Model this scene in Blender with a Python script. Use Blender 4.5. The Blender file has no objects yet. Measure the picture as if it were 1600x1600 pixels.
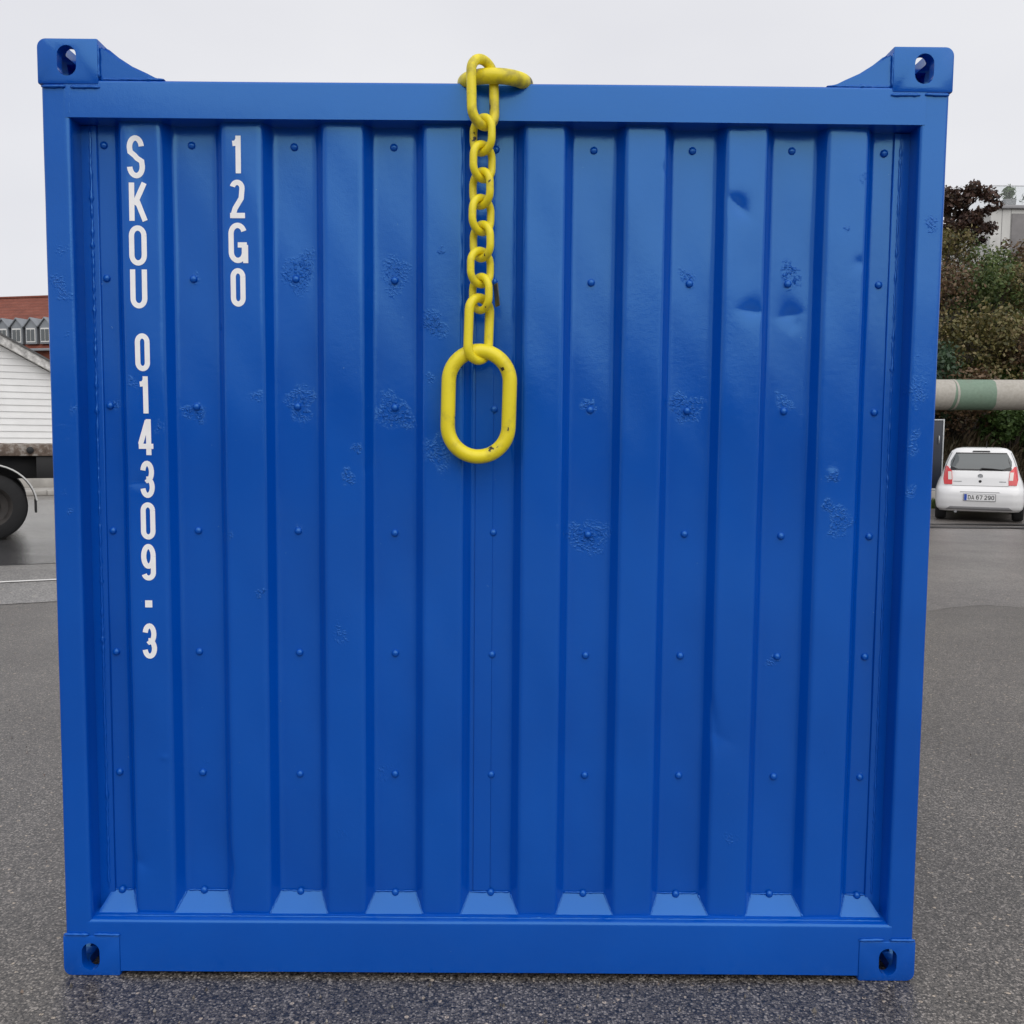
import bpy, bmesh, math, random
import numpy as np
from mathutils import Vector, Matrix
random.seed(7); rng = np.random.default_rng(7)
S = bpy.context.scene
COL = S.collection
R_ = math.radians
# ------------------------------------------------------------------ camera
cam = bpy.data.cameras.new('camera'); camo = bpy.data.objects.new('camera', cam); COL.objects.link(camo)
cam.sensor_fit = 'HORIZONTAL'; cam.sensor_width = 36.0; cam.lens = 36.0*1450/1600
cam.clip_start = 0.05; cam.clip_end = 5000
cr = Vector((0.99996026, -0.00218711, 0.00864266)); cu = Vector((-0.00844963, 0.07664557, 0.9970226)); cf = Vector((0.00284302, 0.997056, -0.07662404))
m = Matrix((cr, cu, -cf)).transposed().to_4x4(); m.translation = Vector((0.045423, -2.553053, 1.537438))
camo.matrix_world = m
S.camera = camo
# ------------------------------------------------------------------ overcast sky
SUN_EL, SUN_AZ = R_(46), R_(163)          # azimuth measured from +Y (north) clockwise: behind the photographer, a little to the right
W = bpy.data.worlds.new('World'); S.world = W; W.use_nodes = True
nt = W.node_tree; nt.nodes.clear()
out = nt.nodes.new('ShaderNodeOutputWorld'); bg = nt.nodes.new('ShaderNodeBackground'); bg.inputs['Strength'].default_value = 0.1
sky = nt.nodes.new('ShaderNodeTexSky'); sky.sky_type = 'NISHITA'; sky.sun_disc = False
sky.sun_elevation = SUN_EL; sky.sun_rotation = SUN_AZ; sky.dust_density = 3; sky.air_density = 1.0
mixs = nt.nodes.new('ShaderNodeMix'); mixs.data_type = 'RGBA'; mixs.inputs['Factor'].default_value = 0.93
tc = nt.nodes.new('ShaderNodeTexCoord'); nz = nt.nodes.new('ShaderNodeTexNoise'); nz.inputs['Scale'].default_value = 1.6; nz.inputs['Detail'].default_value = 4
mp = nt.nodes.new('ShaderNodeMapping'); mp.inputs['Scale'].default_value = (1, 1, 2.5)
ramp = nt.nodes.new('ShaderNodeValToRGB')
ramp.color_ramp.elements[0].position = 0.25; ramp.color_ramp.elements[0].color = (0.735, 0.737, 0.785, 1)
ramp.color_ramp.elements[1].position = 0.75; ramp.color_ramp.elements[1].color = (0.875, 0.875, 0.90, 1)
mul = nt.nodes.new('ShaderNodeVectorMath'); mul.operation = 'SCALE'; mul.inputs['Scale'].default_value = 10.2
nt.links.new(tc.outputs['Generated'], mp.inputs['Vector']); nt.links.new(mp.outputs['Vector'], nz.inputs['Vector'])
nt.links.new(nz.outputs['Fac'], ramp.inputs['Fac']); nt.links.new(ramp.outputs['Color'], mul.inputs[0])
nt.links.new(sky.outputs['Color'], mixs.inputs[6]); nt.links.new(mul.outputs['Vector'], mixs.inputs[7])
nt.links.new(mixs.outputs[2], bg.inputs['Color']); nt.links.new(bg.outputs['Background'], out.inputs['Surface'])
sl = bpy.data.lights.new('sun', 'SUN'); sl.energy = 1.5; sl.angle = R_(80); sl.color = (1.0, 0.975, 0.94)
so = bpy.data.objects.new('sun', sl); COL.objects.link(so)
sd = Vector((math.sin(SUN_AZ)*math.cos(SUN_EL), math.cos(SUN_AZ)*math.cos(SUN_EL), math.sin(SUN_EL)))
so.rotation_euler = sd.to_track_quat('Z', 'Y').to_euler()
vs = S.view_settings; vs.view_transform = 'Standard'; vs.look = 'None'; vs.exposure = 0.0; vs.gamma = 1.0; vs.use_curve_mapping = False

# ------------------------------------------------------------------ helpers
def tag(o, label=None, cat=None, group=None, kind=None):
    if label: o['label'] = label
    if cat: o['category'] = cat
    if group: o['group'] = group
    if kind: o['kind'] = kind
    return o
def empty(name, loc=(0, 0, 0), rz=0.0, label=None, cat=None, group=None):
    o = bpy.data.objects.new(name, None); o.empty_display_size = 0.2
    o.location = loc; o.rotation_euler = (0, 0, rz); COL.objects.link(o)
    return tag(o, label, cat, group)
def link(name, me, mat=None, parent=None, smooth=None, loc=None, rot=None):
    o = bpy.data.objects.new(name, me); COL.objects.link(o)
    if mat is not None and not me.materials: me.materials.append(mat)
    if parent is not None: o.parent = parent
    if loc: o.location = loc
    if rot: o.rotation_euler = rot
    if smooth is not None:
        me.polygons.foreach_set('use_smooth', [True]*len(me.polygons))
        me.set_sharp_from_angle(angle=R_(smooth))
    return o
class MB:
    def __init__(s): s.v = []; s.f = []
    def add(s, vs, fs):
        n = len(s.v); s.v += [tuple(p) for p in vs]; s.f += [tuple(i+n for i in f) for f in fs]; return s
    def box(s, x0, x1, y0, y1, z0, z1):
        return s.add([(x0,y0,z0),(x1,y0,z0),(x1,y1,z0),(x0,y1,z0),(x0,y0,z1),(x1,y0,z1),(x1,y1,z1),(x0,y1,z1)],
                     [(3,2,1,0),(4,5,6,7),(0,1,5,4),(1,2,6,5),(2,3,7,6),(3,0,4,7)])
    def prism(s, poly, a, b, axis='y'):
        n = len(poly)
        def P(p, t):
            return (p[0], t, p[1]) if axis == 'y' else ((t, p[0], p[1]) if axis == 'x' else (p[0], p[1], t))
        vs = [P(p, a) for p in poly]+[P(p, b) for p in poly]
        fs = [tuple(range(n)), tuple(range(2*n-1, n-1, -1))]+[(i, i+n, (i+1) % n+n, (i+1) % n) for i in range(n)]
        return s.add(vs, fs)
    def tube(s, path, r, seg=8, closed=False, cap=True):
        n = len(path); P = [Vector(p) for p in path]; rr = r if hasattr(r, '__len__') else [r]*n
        vs = []; fs = []; up = None
        for i in range(n):
            if closed: t = P[(i+1) % n]-P[i-1]
            else: t = P[min(i+1, n-1)]-P[max(i-1, 0)]
            t.normalize()
            if up is None:
                up = t.orthogonal().normalized()
            up = (up-t*up.dot(t)).normalized(); b = t.cross(up)
            for k in range(seg):
                a = 2*math.pi*k/seg; vs.append(P[i]+(up*math.cos(a)+b*math.sin(a))*rr[i])
        m_ = n if closed else n-1
        # for planar closed loops the frame returns to its start
        for i in range(m_):
            j = (i+1) % n
            for k in range(seg):
                fs.append((i*seg+k, i*seg+(k+1) % seg, j*seg+(k+1) % seg, j*seg+k))
        if not closed and cap:
            fs.append(tuple(range(seg-1, -1, -1))); fs.append(tuple((n-1)*seg+k for k in range(seg)))
        return s.add(vs, fs)
    def lathe(s, prof, seg=24, axis='z'):
        vs = []; fs = []; n = len(prof)
        for k in range(seg):
            a = 2*math.pi*k/seg; c, d = math.cos(a), math.sin(a)
            for r, h in prof:
                vs.append((r*c, r*d, h) if axis == 'z' else ((r*c, h, r*d) if axis == 'y' else (h, r*c, r*d)))
        for k in range(seg):
            j = (k+1) % seg
            for i in range(n-1): fs.append((k*n+i, j*n+i, j*n+i+1, k*n+i+1))
        return s.add(vs, fs)
    def mesh(s, name='m', fix=True):
        me = bpy.data.meshes.new(name); me.from_pydata(s.v, [], s.f); me.update()
        if fix:
            bm = bmesh.new(); bm.from_mesh(me); bmesh.ops.recalc_face_normals(bm, faces=bm.faces); bm.to_mesh(me); bm.free()
        return me
    def obj(s, name, mat, parent=None, smooth=None, loc=None, rot=None):
        return link(name, s.mesh(name), mat, parent, smooth, loc, rot)
def bevel_box(x0, x1, y0, y1, z0, z1, r=0.006, seg=2):
    bm = bmesh.new(); bmesh.ops.create_cube(bm, size=1)
    for v in bm.verts:
        v.co = Vector((x0 if v.co.x < 0 else x1, y0 if v.co.y < 0 else y1, z0 if v.co.z < 0 else z1))
    bmesh.ops.bevel(bm, geom=list(bm.edges), offset=r, segments=seg, profile=0.5, affect='EDGES')
    bmesh.ops.recalc_face_normals(bm, faces=bm.faces)
    me = bpy.data.meshes.new('box'); bm.to_mesh(me); bm.free(); return me
def bbox(name, mat, parent, x0, x1, y0, y1, z0, z1, r=0.006, seg=2):
    return link(name, bevel_box(x0, x1, y0, y1, z0, z1, r, seg), mat, parent, smooth=40)

# ------------------------------------------------------------------ materials
def new_mat(name):
    mt = bpy.data.materials.new(name); mt.use_nodes = True
    t = mt.node_tree; b = t.nodes['Principled BSDF']; return mt, t, b
def N(t, kind, **kw):
    n = t.nodes.new(kind)
    for k, v in kw.items():
        if k in n.inputs.keys(): n.inputs[k].default_value = v
        else: setattr(n, k, v)
    return n
def mathn(t, op, a, b=None, c=None, clamp=False):
    n = t.nodes.new('ShaderNodeMath'); n.operation = op; n.use_clamp = clamp
    for i, v in enumerate((a, b, c)):
        if v is None: continue
        if isinstance(v, (int, float)): n.inputs[i].default_value = v
        else: t.links.new(v, n.inputs[i])
    return n.outputs[0]
def objco(t):
    return t.nodes.new('ShaderNodeTexCoord').outputs['Object']
def noise(t, scale, detail=3, vec=None, rough=0.5):
    n = N(t, 'ShaderNodeTexNoise', Scale=scale, Detail=detail, Roughness=rough)
    if vec is not None: t.links.new(vec, n.inputs['Vector'])
    return n.outputs['Fac']
def rampc(t, fac, stops):
    n = t.nodes.new('ShaderNodeValToRGB'); e = n.color_ramp.elements
    while len(e) < len(stops): e.new(0.5)
    for i, (p, c) in enumerate(stops):
        e[i].position = p; e[i].color = (*c, 1)
    t.links.new(fac, n.inputs['Fac']); return n.outputs['Color']
def bump(t, h, dist, strength=1.0, prev=None):
    n = N(t, 'ShaderNodeBump', Strength=strength, Distance=dist); t.links.new(h, n.inputs['Height'])
    if prev is not None: t.links.new(prev, n.inputs['Normal'])
    return n.outputs['Normal']
def mixc(t, fac, a, b):
    n = t.nodes.new('ShaderNodeMix'); n.data_type = 'RGBA'
    for i, v in ((0, fac), (6, a), (7, b)):
        if isinstance(v, (int, float)): n.inputs[i].default_value = v
        elif isinstance(v, tuple): n.inputs[i].default_value = (*v, 1)
        else: t.links.new(v, n.inputs[i])
    return n.outputs[2]
def simple(name, col, rough=0.5, metal=0.0, var=0.0, vscale=6.0, bmp=0.0, bscale=40.0, spec=0.5, coat=0.0):
    mt, t, b = new_mat(name); co = objco(t)
    if var:
        f = noise(t, vscale, 5, co)
        c = rampc(t, f, [(0.3, tuple(x*(1-var) for x in col)), (0.7, tuple(min(1, x*(1+var)) for x in col))])
        t.links.new(c, b.inputs['Base Color'])
        rr = mathn(t, 'MULTIPLY_ADD', f, 0.25, rough-0.12); t.links.new(rr, b.inputs['Roughness'])
    else:
        b.inputs['Base Color'].default_value = (*col, 1); b.inputs['Roughness'].default_value = rough
    b.inputs['Metallic'].default_value = metal; b.inputs['Specular IOR Level'].default_value = spec
    b.inputs['Coat Weight'].default_value = coat; b.inputs['Coat Roughness'].default_value = 0.06
    if bmp:
        t.links.new(bump(t, noise(t, bscale, 4, co), bmp), b.inputs['Normal'])
    return mt

BLUE = (0.0, 0.072, 0.440)
def blue_paint():
    mt, t, b = new_mat('blue_container_paint'); co = objco(t)
    lo = noise(t, 2.2, 4, co); fine = noise(t, 330, 2, co); med = noise(t, 60, 3, co)
    c = rampc(t, lo, [(0.30, (0.0, 0.064, 0.405)), (0.55, BLUE), (0.8, (0.0, 0.079, 0.47))])
    at = N(t, 'ShaderNodeAttribute', attribute_name='blister'); a = at.outputs['Fac']
    # dust and faint chalking in places
    du = mathn(t, 'MULTIPLY', mathn(t, 'SUBTRACT', noise(t, 5.0, 6, co, 0.65), 0.62, clamp=True), 0.12, clamp=True)
    c = mixc(t, du, c, (0.04, 0.15, 0.42))
    spk = mathn(t, 'GREATER_THAN', noise(t, 95, 2, co, 0.6), 0.795); c = mixc(t, spk, c, (0.16, 0.28, 0.50))   # tiny paint nicks
    t.links.new(c, b.inputs['Base Color'])
    rg = mathn(t, 'MULTIPLY_ADD', noise(t, 7, 5, co), 0.15, 0.085); t.links.new(rg, b.inputs['Roughness'])
    b.inputs['IOR'].default_value = 1.72; b.inputs['Specular Tint'].default_value = (0.37, 0.82, 0.97, 1)
    n1 = bump(t, lo, 0.004, 0.5)
    n2 = bump(t, med, 0.0006, 0.35, n1)
    n3 = bump(t, fine, 0.0005, 0.42, n2)
    cell = noise(t, 150, 2, co, 0.55)
    brk = mathn(t, 'SUBTRACT', mathn(t, 'MULTIPLY', a, 2.3), mathn(t, 'MULTIPLY', noise(t, 42, 3, co), 0.95), clamp=True)
    pit = mathn(t, 'MULTIPLY', mathn(t, 'SUBTRACT', cell, 0.47, clamp=True), brk)
    n4 = bump(t, pit, 0.0120, 1.0, n3)
    t.links.new(n4, b.inputs['Normal'])
    return mt
def yellow_paint(name='yellow_chain_paint', grime=0.56, chip=0.70, gain=2.2):
    mt, t, b = new_mat(name); co = objco(t)
    g = t.nodes.new('ShaderNodeNewGeometry')
    n = noise(t, 26, 5, g.outputs['Position']); n2 = noise(t, 9, 3, g.outputs['Position'])
    base = rampc(t, n2, [(0.3, (0.80, 0.66, 0.014)), (0.7, (0.89, 0.75, 0.022))])
    ch = mathn(t, 'GREATER_THAN', n, chip)
    st = mathn(t, 'MULTIPLY', mathn(t, 'SUBTRACT', n, grime, clamp=True), gain, clamp=True)
    c = mixc(t, st, base, (0.22, 0.18, 0.05)); c = mixc(t, ch, c, (0.03, 0.025, 0.02))
    t.links.new(c, b.inputs['Base Color']); b.inputs['Roughness'].default_value = 0.42
    t.links.new(bump(t, noise(t, 140, 3, g.outputs['Position']), 0.0008, 0.6), b.inputs['Normal'])
    return mt
def asphalt(name, dark, mid, light, sc=115.0, wet=0.0):
    mt, t, b = new_mat(name); co = objco(t)
    v = N(t, 'ShaderNodeTexVoronoi', Scale=sc); t.links.new(co, v.inputs['Vector'])
    v2 = N(t, 'ShaderNodeTexVoronoi', Scale=sc*0.43); t.links.new(co, v2.inputs['Vector'])
    sep = t.nodes.new('ShaderNodeSeparateColor'); t.links.new(v.outputs['Color'], sep.inputs[0])
    sep2 = t.nodes.new('ShaderNodeSeparateColor'); t.links.new(v2.outputs['Color'], sep2.inputs[0])
    c = rampc(t, sep.outputs[0], [(0.0, dark), (0.40, mid), (0.72, tuple(1.35*q for q in mid)), (1.0, light)])
    peb = mathn(t, 'MULTIPLY', mathn(t, 'GREATER_THAN', sep2.outputs[1], 0.972), mathn(t, 'LESS_THAN', v2.outputs['Distance'], 0.42))
    c = mixc(t, peb, c, (light[0]*1.5, light[1]*1.38, light[2]*1.2))
    gap = mathn(t, 'MULTIPLY', mathn(t, 'SUBTRACT', v.outputs['Distance'], 0.45, clamp=True), 2.2, clamp=True)
    c = mixc(t, gap, c, tuple(x*0.45 for x in dark))
    big = noise(t, 0.55, 6, co, 0.6); big2 = noise(t, 3.5, 4, co)
    k = mathn(t, 'MULTIPLY_ADD', big, 1.1, 0.40); k2 = mathn(t, 'MULTIPLY_ADD', big2, 0.4, 0.8)
    kk = mathn(t, 'MULTIPLY', k, k2)
    sc_ = t.nodes.new('ShaderNodeVectorMath'); sc_.operation = 'SCALE'; t.links.new(c, sc_.inputs[0]); t.links.new(kk, sc_.inputs['Scale'])
    t.links.new(sc_.outputs[0], b.inputs['Base Color'])
    rg = mathn(t, 'MULTIPLY_ADD', big, -0.25, 0.50-wet); t.links.new(rg, b.inputs['Roughness'])
    b.inputs['Specular IOR Level'].default_value = 0.65
    b.inputs['Coat Weight'].default_value = 0.12; b.inputs['Coat IOR'].default_value = 1.4; b.inputs['Coat Roughness'].default_value = 0.42   # damp film
    hh = mathn(t, 'SUBTRACT', 1.0, v.outputs['Distance']); hh = mathn(t, 'MULTIPLY_ADD', sep.outputs[1], 0.5, hh)
    n1 = bump(t, hh, 0.0011, 0.8); n2 = bump(t, noise(t, 1.2, 3, co), 0.02, 0.4, n1)
    t.links.new(n2, b.inputs['Normal']); return mt
def leafmat(name, cols, rough=0.55):
    mt, t, b = new_mat(name); g = t.nodes.new('ShaderNodeNewGeometry')
    k = len(cols); c = rampc(t, g.outputs['Random Per Island'], [(i/max(1, k-1), cl) for i, cl in enumerate(cols)])
    t.links.new(c, b.inputs['Base Color']); b.inputs['Roughness'].default_value = rough
    tr = t.nodes.new('ShaderNodeBsdfTranslucent'); t.links.new(c, tr.inputs['Color'])
    mx = t.nodes.new('ShaderNodeMixShader'); mx.inputs[0].default_value = 0.25
    o = t.nodes['Material Output']; t.links.new(b.outputs[0], mx.inputs[1]); t.links.new(tr.outputs[0], mx.inputs[2]); t.links.new(mx.outputs[0], o.inputs['Surface'])
    return mt
M_BLUE = blue_paint(); M_YEL = yellow_paint(); M_YELD = yellow_paint('scuffed_yellow_chain_paint', 0.44, 0.66, 3.2)
M_WHITE_LET = simple('white_lettering_vinyl', (0.90, 0.90, 0.91), 0.4, var=0.04, vscale=30)
M_ASPH = asphalt('worn_asphalt', (0.026, 0.022, 0.019), (0.110, 0.097, 0.084), (0.37, 0.33, 0.285), 165)
M_ASPH2 = asphalt('older_brown_asphalt', (0.085, 0.076, 0.070), (0.180, 0.163, 0.152), (0.34, 0.31, 0.28), 90)
M_ASPH3 = asphalt('pale_gravelly_asphalt', (0.11, 0.105, 0.10), (0.24, 0.23, 0.22), (0.44, 0.42, 0.39), 70)
M_ASPH4 = asphalt('damp_road_asphalt', (0.030, 0.030, 0.033), (0.062, 0.062, 0.066), (0.16, 0.16, 0.16), 90, 0.22)
M_TAR = simple('tar', (0.012, 0.011, 0.011), 0.45, var=0.3, vscale=8, bmp=0.004, bscale=30)
M_LINE = simple('road_line_paint', (0.72, 0.71, 0.68), 0.6, var=0.1, vscale=12, bmp=0.002, bscale=120)
M_CONC = simple('concrete', (0.36, 0.345, 0.32), 0.85, var=0.2, vscale=3, bmp=0.003, bscale=30)

# ------------------------------------------------------------------ ground
def gcoords(a, b, fa, fb, step):
    inner = list(np.arange(fa, fb+1e-6, step)); return [a, a*0.4+fa*0.6]+inner+[b*0.4+fb*0.6, b]
def sheet(name, xs, ys, zf, mat, kind='structure'):
    me = bpy.data.meshes.new(name); nx, ny = len(xs), len(ys)
    v = [(x, y, zf(x, y)) for y in ys for x in xs]
    f = [(j*nx+i, j*nx+i+1, (j+1)*nx+i+1, (j+1)*nx+i) for j in range(ny-1) for i in range(nx-1)]
    me.from_pydata(v, [], f); me.update(); o = link(name, me, mat, smooth=180); o['kind'] = kind; return o
sheet('ground', gcoords(-1600, 1600, -40, 40, 8), gcoords(-1600, 1600, -40, 60, 10), lambda x, y: 0.0, M_ASPH)
def poly_sheet(name, pts, z, mat, parent=None):
    me = bpy.data.meshes.new(name); me.from_pydata([(x, y, z) for x, y in pts], [], [tuple(range(len(pts)))]); me.update()
    o = link(name, me, mat, parent); o['kind'] = 'structure'; return o
# older paving beyond a curving seam on the right
seam = [(2.2, 5.35), (2.9, 5.45), (3.4, 5.62), (3.95, 5.93), (4.3, 6.15), (4.62, 6.26), (4.95, 6.12), (5.4, 5.75), (6.2, 5.3), (8, 5.0), (12, 4.9), (24, 5.0)]
seam2 = []
for (a, b) in zip(seam[:-1], seam[1:]):
    for k in range(6):
        u = k/6; seam2.append((a[0]+(b[0]-a[0])*u+random.uniform(-.015, .015), a[1]+(b[1]-a[1])*u+random.uniform(-.02, .02)))
poly_sheet('pavement_patch', seam2+[(24, 5.0), (24, 21.6), (2.2, 21.6)], 0.0015, M_ASPH2)
# irregular tar repairs behind the parked car
def blot(name, cx, cy, rx, ry, mat, z, seed, k=40, rz=0):
    r = random.Random(seed); ph = [r.uniform(0, 6.28) for _ in range(5)]; pts = []
    for i in range(k):
        a = 2*math.pi*i/k; q = 1+sum(0.22/(j+1)*math.sin((j+2)*a+ph[j]) for j in range(5))
        x, y = rx*q*math.cos(a), ry*q*math.sin(a); pts.append((cx+x*math.cos(rz)-y*math.sin(rz), cy+x*math.sin(rz)+y*math.cos(rz)))
    return poly_sheet(name, pts, z, mat)
blot('tar_repair', 8.6, 14.55, 1.6, 0.22, M_TAR, 0.012, 3, rz=-0.02)
blot('tar_repair', 10.6, 14.4, 1.4, 0.42, M_TAR, 0.016, 5, rz=0.03)
blot('tar_repair', 10.0, 15.2, 1.9, 0.16, M_TAR, 0.020, 8, rz=0.05)
# bands of different paving and the painted line on the left
def band(name, y0l, y0r, y1l, y1r, z, mat, xl=-30, xr=-1.6):
    n = 60; lo = []; hi = []
    for i in range(n+1):
        u = i/n; x = xl+(xr-xl)*u
        lo.append((x, y0l+(y0r-y0l)*u+random.uniform(-.015, .015))); hi.append((x, y1l+(y1r-y1l)*u+random.uniform(-.015, .015)))
    return poly_sheet(name, lo+hi[::-1], z, mat)
sl_ = 0.45
band('pavement_strip', 5.95-sl_*25.6, 5.95+sl_*2.8, 8.6-sl_*24.6, 8.6+sl_*4.0, 0.004, M_ASPH3)
band('road', 8.6-sl_*24.6+.001, 8.6+sl_*4.0+.001, 21.0-3, 21.0, 0.008, M_ASPH4)
n = 40; x0, x1 = -14.0, -2.2
pts = [(x0+(x1-x0)*i/n, 7.2+sl_*(x0+(x1-x0)*i/n+5.1)-0.045+random.uniform(-.006, .006)) for i in range(n+1)]
poly_sheet('road_marking', pts+[(x, y+0.09) for x, y in pts[::-1]], 0.013, M_LINE)

# loose grit lying on the asphalt
gm = MB(); gr_ = random.Random(11)
for i in range(420):
    x, y = (gr_.uniform(-2.2, 2.2), gr_.uniform(-0.55, -0.02)) if i < 170 else (gr_.choice((-1, 1))*gr_.uniform(1.3, 4.2), gr_.uniform(-0.4, 5.0))
    r0 = gr_.uniform(0.0018, 0.0048)*(1.6 if gr_.random() < 0.08 else 1); ph = gr_.uniform(0, 6.28); ring_ = []
    vs_ = [(x, y, 0.004+r0*1.1)]+[(x+r0*gr_.uniform(.7, 1.3)*math.cos(ph+k*1.047), y+r0*gr_.uniform(.7, 1.3)*math.sin(ph+k*1.047), 0.0005) for k in range(6)]
    gm.add(vs_, [(0, 1+k, 1+(k+1) % 6) for k in range(6)])
M_GRIT = leafmat('grit_stone', [(0.10, 0.09, 0.08), (0.28, 0.25, 0.22), (0.42, 0.39, 0.35), (0.32, 0.24, 0.19)], 0.8)
tag(gm.obj('loose_grit', M_GRIT), 'loose pale grit scattered on the asphalt round the container', 'grit', kind='stuff')

# unseen dark rise added behind the photographer for the glossy paint to mirror
M_BACKDROP = simple('dark_unseen_backdrop', (0.035, 0.048, 0.026), 0.95, var=0.5, vscale=0.25, bmp=0.4, bscale=1.2)
def backdropz(x, y):
    d = -y-38
    if d <= 0: return -0.05
    u = min(1, d/16); s = u*u*(3-2*u)
    return -0.05+s*(5.6+1.2*math.sin(x*0.07+1)+0.7*math.sin(x*0.19)+0.35*math.sin(x*0.53+2)+0.3*math.sin(x*1.3))
sheet('unseen_backdrop', list(np.arange(-160, 161, 2.0)), list(np.arange(-80, -37.9, 2.0)), backdropz, M_BACKDROP)

# ================================================================== the container
YO, YI = 0.030, 0.070                     # outer rib face, inner valley face
CONT = empty('shipping_container', (0, 0, 0), 0, 'glossy blue corrugated steel shipping container with white lettering, filling the view', 'shipping container')
RIBC = [-0.964+0.2745*k for k in range(8)]; RIBW = 0.054; SLP = 0.024
def fillet(pts, r, seg=3):
    o = [pts[0]]
    for a, b, c in zip(pts[:-2], pts[1:-1], pts[2:]):
        A, B, C = Vector(a), Vector(b), Vector(c)
        d1 = (A-B); d2 = (C-B); q = min(r, d1.length*0.45, d2.length*0.45)
        p1 = B+d1.normalized()*q; p2 = B+d2.normalized()*q
        for i in range(seg+1):
            u = i/seg; o.append(tuple(p1*(1-u)**2+B*2*u*(1-u)+p2*u*u))
    o.append(pts[-1]); return o
def resample(pts, step):
    o = [pts[0]]
    for a, b in zip(pts[:-1], pts[1:]):
        d = math.dist(a, b); k = max(1, int(math.ceil(d/step)))
        for i in range(1, k+1): o.append((a[0]+(b[0]-a[0])*i/k, a[1]+(b[1]-a[1])*i/k))
    return o
prof = [(-1.108, YI)]
for c in RIBC: prof += [(c-RIBW-SLP, YI), (c-RIBW, YO), (c+RIBW, YO), (c+RIBW+SLP, YI)]
prof += [(1.108, YI)]
prof = resample(fillet(prof, 0.009), 0.0065)
BLIST = [(-0.544, 1.998, 0.048), (-0.276, 1.997, 0.053), (-0.832, 1.98, 0.018), (-1.064, 1.628, 0.018), (-0.838, 1.607, 0.028), (-0.658, 1.653, 0.023), (-0.544, 1.636, 0.046), (-0.28, 1.612, 0.048), (-0.168, 1.855, 0.035), (-0.178, 1.707, 0.016), (-0.158, 1.501, 0.049), (-0.404, 1.433, 0.021), (-0.378, 1.513, 0.014), (0.536, 1.633, 0.042), (0.266, 1.635, 0.023), (0.537, 1.994, 0.025), (0.821, 2.003, 0.032), (0.814, 1.648, 0.03), (0.266, 1.267, 0.058), (0.969, 1.318, 0.039), (0.947, 1.444, 0.018), (0.935, 1.363, 0.019), (-0.925, 1.566, 0.018), (-0.736, 1.267, 0.011), (-0.407, 1.051, 0.046), (-0.426, 0.987, 0.035), (0.808, 0.914, 0.025), (0.687, 0.405, 0.032), (-0.42, 0.406, 0.039), (0.95, 0.663, 0.025), (-0.977, 0.704, 0.025), (-0.652, 1.104, 0.014), (-0.55, 1.282, 0.014), (-0.309, 0.578, 0.046), (-0.827, 0.602, 0.032), (-0.147, 2.052, 0.014), (-0.681, 2.304, 0.016), (1.001, 2.257, 0.028), (0.962, 2.122, 0.011), (-1.0, 1.686, 0.021), (-0.758, 1.846, 0.012)]
WEAK = {(-0.407, 1.051), (-0.426, 0.987), (0.687, 0.405), (-0.42, 0.406), (0.95, 0.663), (-0.977, 0.704), (-0.309, 0.578), (-0.827, 0.602), (1.001, 2.257), (-0.681, 2.304)}
def blister_field(X, Z, lst):
    a = np.zeros_like(X)
    for (x, z, r) in lst:
        k = 0.45 if (x, z) in WEAK else 1.0
        th = np.arctan2(Z-z, (X-x)*1.08); f1, f2, f3 = x*91+z*37, x*53-z*71, x*29+z*113
        q = r*(1.12+0.20*np.sin(2*th+f1)+0.17*np.sin(3*th+f2)+0.12*np.sin(5*th+f3)); k = k*(0.75+0.25*math.sin(x*77+z*41))
        d2 = ((X-x)**2+(Z-z)**2)/(q*q); a = np.maximum(a, k*np.clip(1.15*np.exp(-1.0*d2)-0.15, 0, 1))
    return a
def dent(X, Z, cx, cz, ang, ra, rp, depth, sharp=0.012):
    """inward dent whose deepest edge is a crease along direction ang; soft on one side, abrupt on the other"""
    ux, uz = math.cos(ang), math.sin(ang); dx, dz = X-cx, Z-cz
    s = dx*ux+dz*uz; p = -dx*uz+dz*ux
    al = np.exp(-(s/ra)**2); soft = np.exp(-(np.maximum(p, 0)/rp)**1.0); hard = np.exp(-(np.abs(np.minimum(p, 0))/sharp)**1.1)
    return depth*al*np.where(p >= 0, soft, hard)
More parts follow.
